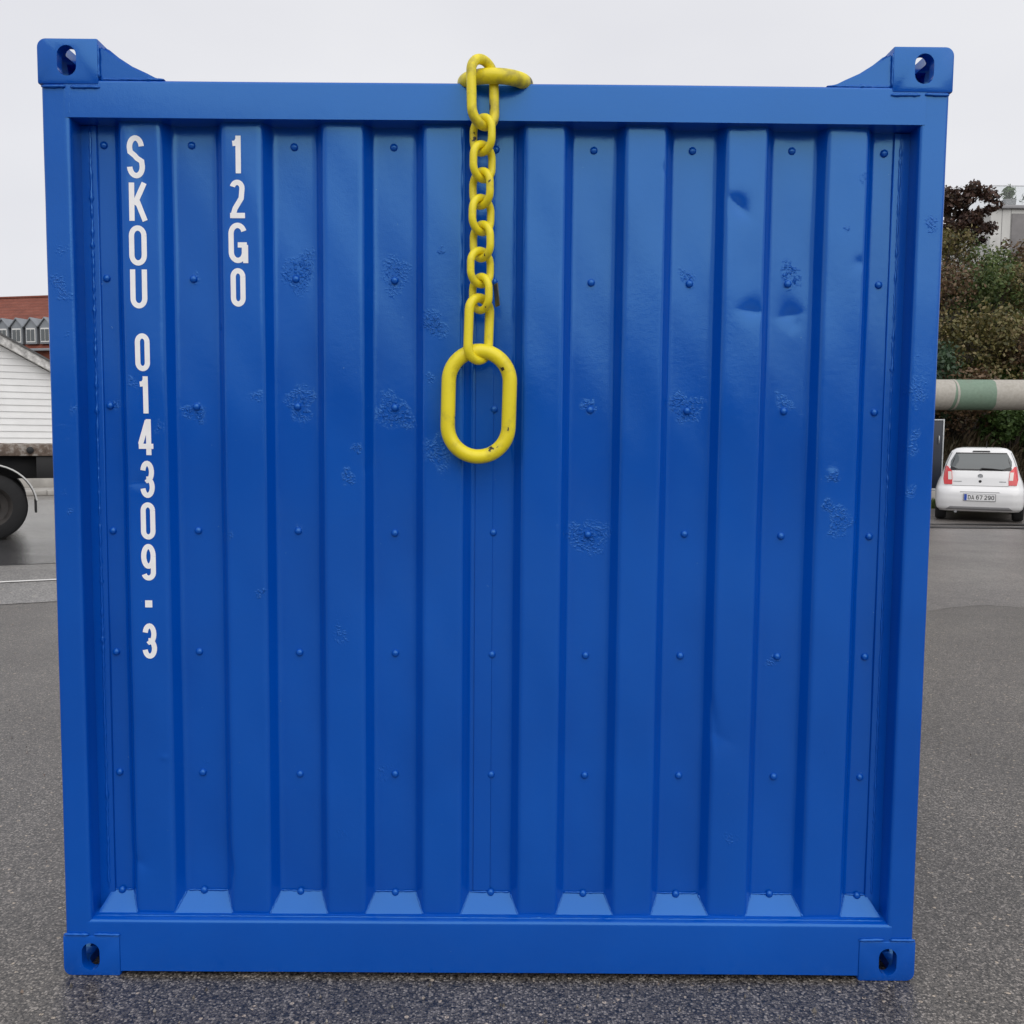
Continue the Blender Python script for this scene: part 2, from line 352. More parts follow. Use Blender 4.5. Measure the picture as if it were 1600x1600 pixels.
def panel_mesh():
    zs = np.concatenate([np.arange(0.160, 2.392, 0.0068), [2.395]])
    P = np.array(prof); nx, nz = len(P), len(zs)
    X = np.repeat(P[None, :, 0], nz, 0); Y = np.repeat(P[None, :, 1], nz, 0); Z = np.repeat(zs[:, None], nx, 1)
    # general waviness of thin sheet
    Y = Y+0.0005*np.sin(X*31+Z*5.3)+0.0006*np.sin(Z*8.7+X*11)+0.0004*np.sin(Z*19+X*37)
    for k, c in enumerate(RIBC):
        w = np.exp(-((X-c)/0.05)**2); Y = Y+w*0.0008*np.sin(Z*(6+k)+k*1.7)
    D = dent(X, Z, 0.668, 2.178, R_(-46), 0.036, 0.022, 0.0085, 0.018)
    D += dent(X, Z, 0.708, 1.897, R_(-8), 0.030, 0.022, 0.0075, 0.014)
    D += dent(X, Z, 0.824, 1.893, R_(14), 0.026, 0.024, 0.0078, 0.016)
    D += dent(X, Z, 0.838, 1.868, R_(68), 0.018, 0.010, 0.003, 0.010)
    D += dent(X, Z, 1.000, 2.030, R_(-50), 0.016, 0.014, 0.003, 0.014)
    D += dent(X, Z, 0.632, 0.760, R_(98), 0.075, 0.022, 0.008, 0.012)
    D += dent(X, Z, 0.650, 0.700, R_(150), 0.04, 0.03, 0.004, 0.03)
    D += dent(X, Z, -1.012, 0.320, R_(-30), 0.030, 0.035, 0.006, 0.03)
    D += dent(X, Z, -0.985, 1.412, R_(3), 0.030, 0.022, 0.004, 0.016)
    D += dent(X, Z, -0.745, 0.312, R_(95), 0.05, 0.016, 0.007, 0.005)
    D += dent(X, Z, 0.941, 1.455, R_(0), 0.013, 0.008, -0.003, 0.006)
    D += dent(X, Z, -0.931, 0.628, R_(5), 0.009, 0.006, -0.003, 0.004)
    D += dent(X, Z, 0.463, 2.278, R_(90), 0.012, 0.006, 0.004, 0.004)
    D += dent(X, Z, -0.352, 1.46, R_(80), 0.02, 0.01, 0.003)
    D += 0.0035*np.exp(-((X+0.955)/0.034)**2-((Z-2.25)/0.10)**2)-0.0022*np.exp(-((X+0.995)/0.02)**2-((Z-2.31)/0.05)**2)
    D += 0.0020*np.exp(-((X-0.13)/0.04)**2-((Z-0.66)/0.16)**2)
    Y = Y+D
    bl = blister_field(X, Z, BLIST)
    v = np.stack([X, Y, Z], -1).reshape(-1, 3)
    j, i = np.meshgrid(np.arange(nz-1), np.arange(nx-1), indexing='ij'); a = (j*nx+i).ravel()
    f = np.stack([a, a+1, a+1+nx, a+nx], -1)
    me = bpy.data.meshes.new('end_panel'); me.vertices.add(len(v)); me.vertices.foreach_set('co', v.ravel())
    me.loops.add(f.size); me.loops.foreach_set('vertex_index', f.ravel().astype(np.int32))
    me.polygons.add(len(f)); me.polygons.foreach_set('loop_start', np.arange(0, f.size, 4, dtype=np.int32))
    me.update(calc_edges=True)
    at = me.attributes.new('blister', 'FLOAT', 'POINT'); at.data.foreach_set('value', bl.ravel().astype(np.float32))
    me.polygons.foreach_set('use_smooth', np.ones(len(f), dtype=bool))
    return me
link('corrugated_end_panel', panel_mesh(), M_BLUE, CONT)
# lap joint where two sheets meet in the middle valley
bbox('lap_joint', M_BLUE, CONT, -0.052, -0.0015, YI-0.0035, YI+0.002, 0.225, 2.388, 0.0012, 1)
# corner posts: rolled section with rounded edges, blister patches on the front faces
PBL = [(-1.171, 2.041, 0.028), (-1.182, 1.956, 0.028), (-1.165, 1.922, 0.025), (-1.16, 1.811, 0.018), (-1.179, 1.568, 0.021), (-1.168, 1.528, 0.021), (-1.148, 1.612, 0.018), (-1.181, 1.384, 0.016), (-1.168, 1.331, 0.014), (1.177, 2.13, 0.025), (1.173, 1.891, 0.025), (1.157, 1.771, 0.032), (1.156, 1.684, 0.039), (1.15, 1.527, 0.028), (1.157, 1.562, 0.021), (1.15, 1.404, 0.021), (1.146, 1.632, 0.025)]
def post(x0, x1, y0, y1):
    pr = [(x0, y1), (x0, y0), (x1, y0), (x1, y1)]
    pr = resample(fillet(pr, 0.010, 4), 0.008); pr = pr[:-1] if pr[0] == pr[-1] else pr
    zs = list(np.arange(0.110, 2.484, 0.010))+[2.484]; n = len(pr); v = []; f = []
    for k, z in enumerate(zs): v += [(x, y+0.0003*math.sin(z*23+x*9), z) for x, y in pr]
    for j in range(len(zs)-1):
        for i in range(n): f.append((j*n+i, j*n+(i+1) % n, (j+1)*n+(i+1) % n, (j+1)*n+i))
    me = bpy.data.meshes.new('corner_post'); me.from_pydata(v, [], f); me.update()
    V = np.array(v); at = me.attributes.new('blister', 'FLOAT', 'POINT'); at.data.foreach_set('value', (0.5*blister_field(V[:, 0], V[:, 2], PBL)*(V[:, 1] < 0.05)).astype(np.float32))
    bm = bmesh.new(); bm.from_mesh(me); bmesh.ops.recalc_face_normals(bm, faces=bm.faces); bm.to_mesh(me); bm.free()
    return link('corner_post', me, M_BLUE, CONT, smooth=40)
LEN = 2.991
post(-1.212, -1.137, 0.0, 0.150); post(1.137, 1.212, 0.0, 0.150)
post(-1.212, -1.137, LEN-0.15, LEN); post(1.137, 1.212, LEN-0.15, LEN)
# inner flange of each front post
bbox('post_flange', M_BLUE, CONT, -1.140, -1.094, YI-0.006, YI+0.05, 0.168, 2.388, 0.002, 1)
bbox('post_flange', M_BLUE, CONT, 1.094, 1.140, YI-0.006, YI+0.05, 0.168, 2.388, 0.002, 1)
# rails
def rail(name, prof_yz, x0, x1):
    pr = fillet(prof_yz+[prof_yz[0]], 0.009, 4); pr[0] = pr[-1]; pr = pr[:-1]
    n = len(pr); xs = np.linspace(x0, x1, 40); v = []; f = []
    for x in xs: v += [(x, y+0.0004*math.sin(x*9+z*3), z+0.0010*math.sin(x*2.3+0.6)) for y, z in pr]
    for j in range(len(xs)-1):
        for i in range(n): f.append((j*n+i, j*n+(i+1) % n, (j+1)*n+(i+1) % n, (j+1)*n+i))
    f.append(tuple(range(n))); f.append(tuple((len(xs)-1)*n+i for i in range(n)))
    mb = MB(); mb.add(v, f); return mb.obj(name, M_BLUE, CONT, smooth=40)
rail('top_rail', [(-0.0008, 2.389), (0.11, 2.389), (0.11, 2.487), (-0.0008, 2.487)], -1.149, 1.149)
rail('bottom_sill', [(-0.0008, 0.015), (0.13, 0.015), (0.13, 0.173), (0.034, 0.173), (-0.0008, 0.164)], -1.0565, 1.0565)
for s in (-1, 1): rail('sill_end', [(-0.0008, 0.114), (0.13, 0.114), (0.13, 0.173), (0.034, 0.173), (-0.0008, 0.164)], min(s*1.0565, s*1.149), max(s*1.0565, s*1.149))
rail('top_rail', [(LEN-0.11, 2.389), (LEN, 2.389), (LEN, 2.487), (LEN-0.11, 2.487)], -1.1365, 1.1365)
rail('bottom_sill', [(LEN-0.13, 0.015), (LEN, 0.015), (LEN, 0.165), (LEN-0.13, 0.165)], -1.0565, 1.0565)
# sloping drain plates in the foot of each valley
vall = [(-1.132, RIBC[0]-RIBW, -1.098, RIBC[0]-RIBW-SLP)]
for a, b in zip(RIBC[:-1], RIBC[1:]): vall.append((a+RIBW, b-RIBW, a+RIBW+SLP, b-RIBW-SLP))
vall.append((RIBC[-1]+RIBW, 1.132, RIBC[-1]+RIBW+SLP, 1.098))
vall[0] = (-1.132, RIBC[0]-RIBW, -1.104, RIBC[0]-RIBW-SLP)
for q, (a, b, c, d) in enumerate(vall):
    z0, z1 = 0.168, 0.2215+random.uniform(-.0015, .0015); y0, y1 = YO-0.002, YI-0.001
    if q == 0: c = -1.104
    nx, nz = 14, 8; v = []; f = []
    for j in range(nz+1):
        u = j/nz
        for i in range(nx+1):
            t_ = i/nx; xa = a+(c-a)*u; xb = b+(d-b)*u
            v.append((xa+(xb-xa)*t_, y0+(y1-y0)*u, z0+(z1-z0)*u+0.0002*math.sin(i*0.8+q*2)))
    for j in range(nz):
        for i in range(nx): f.append((j*(nx+1)+i, j*(nx+1)+i+1, (j+1)*(nx+1)+i+1, (j+1)*(nx+1)+i))
    MB().add(v, f).obj('drain_plate', M_BLUE, CONT, smooth=60)
# welds
def weld(p, q, r=0.003, jit=0.4, step=0.006, seed=0):
    rr = random.Random(seed); P, Q = Vector(p), Vector(q); k = max(3, int((Q-P).length/step)); path = []; rad = []
    for i in range(k+1):
        path.append(P.lerp(Q, i/k)+Vector((rr.uniform(-1, 1), rr.uniform(-1, 1), rr.uniform(-1, 1)))*r*0.35*jit)
        rad.append(r*(1+jit*rr.uniform(-0.6, 0.6)+(0.9 if rr.random() < 0.02 else 0)))
    rad[0] *= 0.5; rad[-1] *= 0.5
    return MB().tube(path, rad, 6).obj('weld_bead', M_BLUE, CONT, smooth=80)
weld((-1.112, YI-0.006, 0.225), (-1.112, YI-0.006, 2.385), 0.0036, 0.7, 0.008, 1)
weld((1.112, YI-0.006, 0.225), (1.112, YI-0.006, 2.385), 0.0032, 0.7, 0.008, 2)
weld((-1.132, YO-0.012, 0.1685), (1.132, YO-0.012, 0.1685), 0.0028, 0.5, 0.010, 3)
for q, (a, b, c, d) in enumerate(vall):
    weld((c, YI-0.003, 0.2225), (d, YI-0.003, 0.2225), 0.0022, 0.7, 0.007, 10+q)
    if q > 0: weld((a-0.001, YO, 0.170), (c-0.001, YI-0.004, 0.220), 0.0022, 0.7, 0.006, 30+q)
    if q < 8: weld((b+0.001, YO, 0.170), (d+0.001, YI-0.004, 0.220), 0.0022, 0.7, 0.006, 50+q)
for s in (-1, 1):
    weld((s*1.215, -0.003, 0.1225), (s*1.145, -0.003, 0.1225), 0.0046, 0.3, 0.007, 70+s)
    weld((s*1.128, -0.003, 0.1235), (s*1.055, -0.003, 0.1215), 0.0046, 0.3, 0.007, 72+s)
    weld((s*1.209, -0.002, 2.4665), (s*1.146, -0.002, 2.467), 0.0046, 0.3, 0.007, 74+s)
    weld((s*1.132, -0.002, 2.466), (s*1.054, -0.002, 2.4655), 0.0046, 0.3, 0.007, 76+s)
    weld((s*1.137, 0.001, 2.462), (s*1.137, 0.001, 2.392), 0.0022, 0.5, 0.007, 78+s)
    weld((s*1.054, 0.004, 2.488), (s*0.885, 0.004, 2.489), 0.0030, 0.5, 0.007, 80+s)
    weld((s*1.056, -0.001, 2.574), (s*1.056, 0.000, 2.49), 0.0026, 0.5, 0.007, 82+s)
# rivets
mb = MB(); mb.lathe([(0.0, -0.0085), (0.0045, -0.0080), (0.0085, -0.0060), (0.0105, -0.0025), (0.0108, 0.0)], 14, 'y'); riv = mb.mesh('rivet'); riv.materials.append(M_BLUE)
riv.polygons.foreach_set('use_smooth', [True]*len(riv.polygons))
for xr in (-1.076, -0.837, -0.553, -0.279, -0.001, 0.269, 0.541, 0.816, 1.070):
    for zr in (2.337, 1.978, 1.626, 1.275, 0.926, 0.572, 0.221):
        o = bpy.data.objects.new('rivet', riv); COL.objects.link(o); o.parent = CONT
        o.location = (xr+random.uniform(-.002, .002)+(0.006*(2.337-1.6) if abs(xr) > 1 and False else 0), YI+0.0003-(0.004 if zr < 0.3 else 0), zr+random.uniform(-.002, .002))
# corner castings: hollow blocks with slotted holes, cut with booleans once and mirrored
def stadium(w, h, n=10):
    r = w/2; pts = []
    for i in range(n+1): a = math.pi*i/n; pts.append((r*math.cos(a), h/2-r+r*math.sin(a)))
    for i in range(n+1): a = math.pi+math.pi*i/n; pts.append((r*math.cos(a), -(h/2-r)+r*math.sin(a)))
    return pts
def casting_mesh():
    # x from 0 (outer side) to 0.162, y from 0 (front) to 0.178, z from 0 (outer end) to 0.118 ; outer end at top
    bm = bmesh.new(); bmesh.ops.create_cube(bm, size=1)
    for v in bm.verts: v.co = Vector((0.162 if v.co.x > 0 else 0, 0.178 if v.co.y > 0 else 0, 0.118 if v.co.z > 0 else 0))
    e1 = [e for e in bm.edges if all(abs(v.co.x) < 1e-6 and abs(v.co.z-0.118) < 1e-6 for v in e.verts)]
    bmesh.ops.bevel(bm, geom=e1, offset=0.024, segments=6, profile=0.5, affect='EDGES')
    e2 = [e for e in bm.edges if e.calc_length() > 0.004 and len(e.link_faces) == 2 and e.calc_face_angle(0) > 0.9]
    bmesh.ops.bevel(bm, geom=e2, offset=0.0045, segments=2, profile=0.5, affect='EDGES')
    base = bpy.data.meshes.new('b'); bm.to_mesh(base); bm.free()
    tmp = [bpy.data.objects.new('tmp_base', base)]
    c1 = MB().box(0.028, 0.138, 0.028, 0.150, 0.010, 0.092).mesh()
    c2 = MB().prism([(0.079+p[0], 0.0605+p[1]) for p in stadium(0.051, 0.079)], -0.02, 0.05, 'y').mesh()
    c3 = MB().prism([(0.089+p[0], 0.0605+p[1]) for p in stadium(0.0635, 0.079)], -0.02, 0.05, 'x').mesh()
    c4 = MB().prism([(0.085+p[0], 0.089+p[1]) for p in stadium(0.0635, 0.124)], 0.07, 0.14, 'z').mesh()
    for c in (c1, c2, c3, c4):
        o = bpy.data.objects.new('tmp_cut', c); tmp.append(o)
    for o in tmp: COL.objects.link(o)
    for o in tmp[1:]:
        md = tmp[0].modifiers.new('bool', 'BOOLEAN'); md.operation = 'DIFFERENCE'; md.solver = 'EXACT'; md.object = o
    dg = bpy.context.evaluated_depsgraph_get(); dg.update()
    me = bpy.data.meshes.new_from_object(tmp[0].evaluated_get(dg))
    for o in tmp: bpy.data.objects.remove(o)
    return me
CM = casting_mesh(); CM.materials.clear()
def casting(sx, top, back):
    me = CM.copy(); me.materials.append(M_BLUE)
    for v in me.vertices:
        x, y, z = v.co
        v.co = (sx*(1.219-x), (LEN+0.004-y) if back else (-0.004+y), (2.473+z) if top else (0.118-z))
    if (sx > 0) ^ (not top) ^ back: me.flip_normals()
    me.update(); return link('corner_casting', me, None, CONT, smooth=35)
for sx in (-1, 1):
    for top in (0, 1):
        for back in (0, 1): casting(sx, bool(top), bool(back))
# gusset wedges beside the raised top castings
for s in (-1, 1):
    for (y0, y1, zt, xe) in ((0.004, 0.020, 2.571, 0.884), (0.045, 0.150, 2.586, 0.866)):
        prof_ = [(1.0575, 2.4885), (1.0575, zt), (1.045, zt-0.006), (1.02, zt-0.026), (0.985, zt-0.048), (0.945, zt-0.066), (0.905, zt-0.078 if zt < 2.58 else zt-0.086), (xe, 2.4895)]
        MB().prism([(s*x, z) for x, z in prof_], y0, y1, 'y').obj('gusset', M_BLUE, CONT, smooth=30)
    prof_ = [(1.0575, 2.4885), (1.0575, 2.578), (1.02, 2.552), (0.985, 2.530), (0.945, 2.511), (0.885, 2.4895)]
    MB().prism([(s*x, z) for x, z in prof_], 0.02, 0.045, 'y').obj('gusset_filler', M_BLUE, CONT, smooth=30)
    # short lashing bar lug on the roof rail behind the gusset
    MB().tube([(s*0.905, 0.16, 2.487), (s*0.895, 0.16, 2.503), (s*0.868, 0.16, 2.506), (s*0.855, 0.16, 2.487)], 0.007, 8).obj('roof_lug', M_BLUE, CONT, smooth=60)
# sides, roof, floor, rear
def side_mesh():
    pts = [(0.155, 0.0)]; y = 0.17
    while y < LEN-0.35:
        pts += [(y, 0.0), (y+0.068, 0.036), (y+0.14, 0.036), (y+0.208, 0.0)]; y += 0.278
    pts.append((LEN-0.155, 0.0)); return pts
for s in (-1, 1):
    pr = side_mesh(); v = []; f = []
    for z in (0.16, 2.42): v += [(s*(1.206-d), y, z) for y, d in pr]
    n = len(pr); f = [(i, i+1, n+i+1, n+i) for i in range(n-1)]
    MB().add(v, f).obj('corrugated_side_panel', M_BLUE, CONT)
    bbox('bottom_side_rail', M_BLUE, CONT, min(s*1.212, s*1.15), max(s*1.212, s*1.15), 0.151, LEN-0.151, 0.017, 0.165, 0.006)
    bbox('top_side_rail', M_BLUE, CONT, min(s*1.212, s*1.15), max(s*1.212, s*1.15), 0.151, LEN-0.151, 2.41, 2.470, 0.006)
    bbox('rear_door', M_BLUE, CONT, min(s*0.004, s*1.134), max(s*0.004, s*1.134), LEN-0.06, LEN-0.02, 0.17, 2.385, 0.006)
MB().box(-1.15, 1.15, 0.11, LEN-0.11, 2.452, 2.456).obj('roof_sheet', M_BLUE, CONT)
M_FLOOR = simple('plywood_floor', (0.16, 0.10, 0.05), 0.7, var=0.2)
MB().box(-1.15, 1.15, 0.131, LEN-0.131, 0.14, 0.168).obj('floor', M_FLOOR, CONT)

# ---------------------------------------------------------------- lettering
def arc(cx, cy, rx, ry, a0, a1, n=14):
    return [(cx+rx*math.cos(R_(a0+(a1-a0)*i/n)), cy+ry*math.sin(R_(a0+(a1-a0)*i/n))) for i in range(n+1)]
def glyph(ch, w, h, t):
    """condensed grotesque strokes inside w x h (origin bottom left), stroke centre lines"""
    k = t/2; L, Rr, B, T, C, MID = k, w-k, k, h-k, w/2, h/2; rx = (Rr-L)/2
    O = lambda: [arc(C, T-rx*1.25, rx, rx*1.25, 0, 180)+arc(C, B+rx*1.25, rx, rx*1.25, 180, 360)+[(Rr, T-rx*1.25)]]
    if ch in '0O': return O()
    if ch == 'D': return [[(L, B), (L, T), (C, T)]+arc(C, T-rx*1.3, rx, rx*1.3, 90, 0)+arc(C, B+rx*1.3, rx, rx*1.3, 0, -90)+[(L-k, B)]]
    if ch == 'U': return [[(L, h)]+arc(C, B+rx*1.25, rx, rx*1.25, 180, 360)+[(Rr, h)]]
    if ch == 'K': return [[(L, 0), (L, h)], [(w-k*0.9, h), (L+k, h*0.42)], [(L+rx*0.75, h*0.58), (w-k*0.6, 0)]]
    if ch == '1': return [[(C+w*.12, 0), (C+w*.12, h)], [(C-w*.26, h*0.79), (C-w*.02, h*0.80), (C+w*.12, h*0.90)]]
    if ch == '2':
        return [arc(C, T-rx*1.15, rx, rx*1.15, 165, 0)+[(Rr, T-rx*1.25), (Rr-w*.06, h*0.52), (L+w*0.16, h*0.25), (L+w*.02, B)], [(0, B), (w, B)]]
    if ch == '3':
        ru = (T-MID-0.01*h)/2+0.002; rl = (MID+0.01*h-B)/2
        return [arc(C, T-ru, rx*0.92, ru, 170, -90, 16)+[(C-w*.08, MID+0.01*h)], [(C-w*.08, MID+0.01*h)]+arc(C, B+rl, rx, rl, 90, -170, 18)]
    if ch == '4': return [[(w*0.68, 0), (w*0.68, h)], [(w*0.62, h-k*0.6), (L*0.7, h*0.30)], [(0, h*0.245), (w, h*0.245)]]
    if ch == '6': return [arc(C, B+h*0.27, rx, h*0.27, 0, 360, 26), arc(C, T-rx*1.2, rx, rx*1.2, 20, 180)+[(L, B+h*.27)]]
    if ch == '9': return [arc(C, T-h*0.27, rx, h*0.27, 0, 360, 26), arc(C, B+rx*1.2, rx, rx*1.2, 200, 360)+[(Rr, T-h*.27)]]
    if ch == '7': return [[(0, T), (Rr+k*.4, T), (w*0.38, 0)]]
    if ch == 'A': return [[(k*0.6, 0), (C, h), (w-k*0.6, 0)], [(w*0.2, h*0.28), (w*0.8, h*0.28)]]
    if ch == 'G': return [arc(C, T-rx*1.25, rx, rx*1.25, 18, 180)+arc(C, B+rx*1.25, rx, rx*1.25, 180, 352)+[(Rr, h*0.44)], [(C, h*0.45), (Rr+k, h*0.45)], [(w-k*0.55, 0), (w-k*0.55, h*0.45)]]
    if ch == 'S':
        ru = (T-MID)/2
        return [arc(C, T-ru, rx*0.95, ru, 8, 180, 16)+[(L+w*.05, MID+h*.11), (C-w*.06, MID+h*.03), (C+w*.06, MID-h*.03), (Rr-w*.03, MID-h*.10)]+arc(C, B+ru, rx, ru, 0, -175, 16)]
    if ch == '-': return [[(0, h/2), (w, h/2)]]
    return []
def ribbon(mb, pts, t, zlev, fn):
    P = [Vector(p) for p in pts]; q = [P[0]]
    for p in P[1:]:
        if (p-q[-1]).length > 1e-5: q.append(p)
    P = q; n = len(P); lft = []; rgt = []
    for i in range(n):
        a = (P[i]-P[i-1]).normalized() if i > 0 else (P[1]-P[0]).normalized()
        b = (P[i+1]-P[i]).normalized() if i < n-1 else a
        tg = (a+b); tg = tg.normalized() if tg.length > 1e-4 else a
        nn = Vector((-tg.y, tg.x)); sc = 1/max(0.45, nn.dot(Vector((-a.y, a.x))))
        lft.append(P[i]+nn*t/2*sc); rgt.append(P[i]-nn*t/2*sc)
    v = [fn(p.x, p.y, zlev) for p in lft]+[fn(p.x, p.y, zlev) for p in rgt]
    mb.add(v, [(i, i+1, n+i+1, n+i) for i in range(n-1)])
TEXT = [('S', -0.9758, 2.3527, 2.2395), ('K', -0.9724, 2.2277, 2.1256), ('O', -0.9742, 2.1136, 2.0057), ('U', -0.9741, 1.9954, 1.8901), ('0', -0.9674, 1.8225, 1.7196), ('1', -0.9664, 1.7056, 1.6038), ('4', -0.9636, 1.588, 1.4889), ('3', -0.9626, 1.473, 1.3697), ('0', -0.9633, 1.3572, 1.2532), ('9', -0.964, 1.2406, 1.1377), ('-', -0.9656, 1.0815, 1.0615), ('3', -0.9651, 1.016, 0.9154), ('1', -0.702, 2.3536, 2.2539), ('2', -0.7011, 2.237, 2.1349), ('G', -0.7018, 2.123, 2.015), ('0', -0.7026, 2.0013, 1.8977)]
GW = {'S': 0.047, 'K': 0.047, 'O': 0.048, 'U': 0.046, 'G': 0.050, '-': 0.020}
from mathutils.bvhtree import BVHTree
pobj = [o for o in CONT.children if o.name == 'corrugated_end_panel'][0]
pm = pobj.data; sel = [p for p in pm.polygons if p.center.x < -0.6]
bvh = BVHTree.FromPolygons([v.co for v in pm.vertices], [tuple(p.vertices) for p in sel])
def surf(x, z, off):
    h = bvh.ray_cast(Vector((x, -0.2, z)), Vector((0, 1, 0)))
    return (x, (h[0].y if h[0] else YO)-off, z)
for ch, cx, zt, zb in TEXT:
    w = GW.get(ch, 0.0405); h = zt-zb; mb = MB(); t_ = 0.0142
    for q, st in enumerate(glyph(ch, w, h, 0.020 if ch == '-' else t_)):
        st2 = resample(st, 0.006)
        ribbon(mb, st2, 0.020 if ch == '-' else t_, 0, lambda x, y, z: surf(cx-w/2+x, zb+y, 0.0007+0.00025*q))
    link('lettering', mb.mesh(fix=False), M_WHITE_LET, CONT)

# ================================================================== the chain
CH = empty('lifting_chain', (-0.033, -0.045, 2.44), 0, 'yellow lifting chain with oblong end rings hanging over the container edge', 'chain')
def link_mesh(a, L, r, n=18, seg=14):
    """closed stadium loop in XZ; a = centre width, L = centre length"""
    R0 = a/2; s = L/2-R0; path = []
    for i in range(n+1): q = math.pi*i/n; path.append((R0*math.cos(q), 0, s+R0*math.sin(q)))
    for i in range(n+1): q = math.pi+math.pi*i/n; path.append((R0*math.cos(q), 0, -s+R0*math.sin(q)))
    v = []; f = []; k = len(path)
    for i in range(k):
        p = Vector(path[i]); tg = (Vector(path[(i+1) % k])-Vector(path[i-1])).normalized(); nn = Vector((tg.z, 0, -tg.x))
        for j in range(seg):
            b = 2*math.pi*j/seg; v.append(p+nn*(r*math.cos(b))+Vector((0, r*math.sin(b), 0)))
    for i in range(k):
        for j in range(seg): f.append((i*seg+j, i*seg+(j+1) % seg, ((i+1) % k)*seg+(j+1) % seg, ((i+1) % k)*seg+j))
    me = MB().add(v, f).mesh(); me.materials.append(M_YEL); me.polygons.foreach_set('use_smooth', [True]*len(me.polygons)); return me
def chain_part(name, me, x, y, z, yaw, tilt=0.0, lean=0.0):
    o = bpy.data.objects.new(name, me); COL.objects.link(o); o.parent = CH
    o.location = (x+0.033, y+0.045, z-2.44); o.rotation_euler = (tilt, lean, yaw); return o
def ylean(z): return -0.047+(2.44-z)*0.047
big = link_mesh(0.080, 0.169, 0.013); small = link_mesh(0.068, 0.0885, 0.0103); ring = link_mesh(0.166, 0.286, 0.0198, 26, 18); big2 = link_mesh(0.072, 0.1655, 0.0128)
big.materials[0] = M_YELD
chain_part('chain_link', big, -0.033, -0.050, 2.4435, R_(44), R_(-2), R_(0))
zt = 2.3925
for i in range(7):
    zc = zt-0.054-0.0680*i; chain_part('chain_link', small, -0.0335+0.0015*math.sin(i*2.1)-0.0005*i, ylean(zc), zc, R_(-46 if i % 2 == 0 else 43)+random.uniform(-.06, .06), R_(1.5), random.uniform(-.03, .03))
chain_part('chain_link', big2, -0.041, ylean(1.836), 1.8365, R_(42), R_(1.5), R_(1.0))
chain_part('end_ring', ring, -0.0405, -0.010, 1.636, R_(2), R_(2.2), R_(1.2))
# top ring lying on the roof edge, long axis running back
o = chain_part('top_ring', ring, 0.002, 0.0965, 2.5035, 0, 0); o.rotation_euler = (R_(-84.0), R_(1), R_(-4)); o.data = o.data.copy(); o.data.materials[0] = M_YELD
M_TAG = simple('dull_tag_metal', (0.12, 0.11, 0.09), 0.45, 0.6, var=0.3, vscale=40)
bbox('tag_plate', M_TAG, CH, -0.012, -0.009, -0.012, 0.024, -0.545, -0.485, 0.001, 1).rotation_euler = (0, R_(-6), R_(18))
# ================================================================== right side: parked car
M_CARW = simple('white_car_paint', (0.80, 0.80, 0.80), 0.22, coat=0.6, var=0.02, vscale=3)
M_BLACKP = simple('black_plastic', (0.018, 0.018, 0.019), 0.55)
M_GLASS = simple('tinted_rear_glass', (0.085, 0.097, 0.10), 0.06, spec=0.8)
M_GLASSB = simple('black_glass_border', (0.012, 0.012, 0.013), 0.10)
M_RED = simple('red_lamp_lens', (0.62, 0.02, 0.025), 0.12, coat=0.8)
M_CLEAR = simple('clear_lamp_lens', (0.72, 0.66, 0.62), 0.12, coat=0.8)
M_TYRE = simple('tyre_rubber', (0.009, 0.009, 0.010), 0.75, var=0.2, vscale=8, bmp=0.004, bscale=30)
M_STEEL = simple('galvanised_steel', (0.42, 0.43, 0.44), 0.42, 0.7, var=0.15, vscale=10)
M_GREYP = simple('grey_plastic', (0.30, 0.30, 0.31), 0.5)
M_PLATE = simple('plate_white', (0.78, 0.78, 0.78), 0.4)
M_PBLUE = simple('plate_blue', (0.02, 0.08, 0.45), 0.4)
CAR = empty('parked_car', (9.34, 15.75, 0.009), R_(-26.5), 'small white hatchback parked with its rear to us under the pipe', 'car')
SL = [(.20, .755, .13, 3.42), (.26, .80, .04, 3.52), (.42, .82, 0.0, 3.56), (.58, .82, .005, 3.555), (.64, .815, .03, 3.53), (.70, .800, .075, 3.47), (.80, .770, .095, 3.36), (.88, .735, .11, 3.2), (1.00, .690, .15, 2.62), (1.15, .650, .24, 2.28), (1.30, .595, .35, 2.0), (1.40, .545, .41, 1.78), (1.455, .46, .45, 1.62), (1.478, .34, .62, 1.4)]
NEX = 9.0
def sl_at(z):
    if z <= SL[0][0]: return SL[0][1:]
    for a, b in zip(SL[:-1], SL[1:]):
        if z <= b[0]:
            u = (z-a[0])/(b[0]-a[0]); u2 = u
            return tuple(a[i]+(b[i]-a[i])*u2 for i in (1, 2, 3))
    return SL[-1][1:]
def rear_y(x, z):
    hw, yr, yf = sl_at(z); q = min(1.0, abs(x)/hw); return (yr+yf)/2-(yf-yr)/2*(1-q**NEX)**(1/NEX)
def car_body():
    zs = []
    for a, b in zip(SL[:-1], SL[1:]): zs += [a[0]+(b[0]-a[0])*k/3 for k in range(3)]
    zs.append(SL[-1][0]); n = 72; v = []; f = []
    for z in zs:
        hw, yr, yf = sl_at(z); yc, hb = (yr+yf)/2, (yf-yr)/2
        for k in range(n):
            a = 2*math.pi*k/n; c, s_ = math.cos(a), math.sin(a)
            r = (abs(c)**NEX+abs(s_)**NEX)**(-1/NEX); v.append((hw*c*r, yc+hb*s_*r, z))
    for j in range(len(zs)-1):
        for k in range(n): f.append((j*n+k, j*n+(k+1) % n, (j+1)*n+(k+1) % n, (j+1)*n+k))
    f.append(tuple(range(n-1, -1, -1))); top = (len(zs)-1)*n; f.append(tuple(top+k for k in range(n)))
    return MB().add(v, f)
car_body().obj('body', M_CARW, CAR, smooth=50)
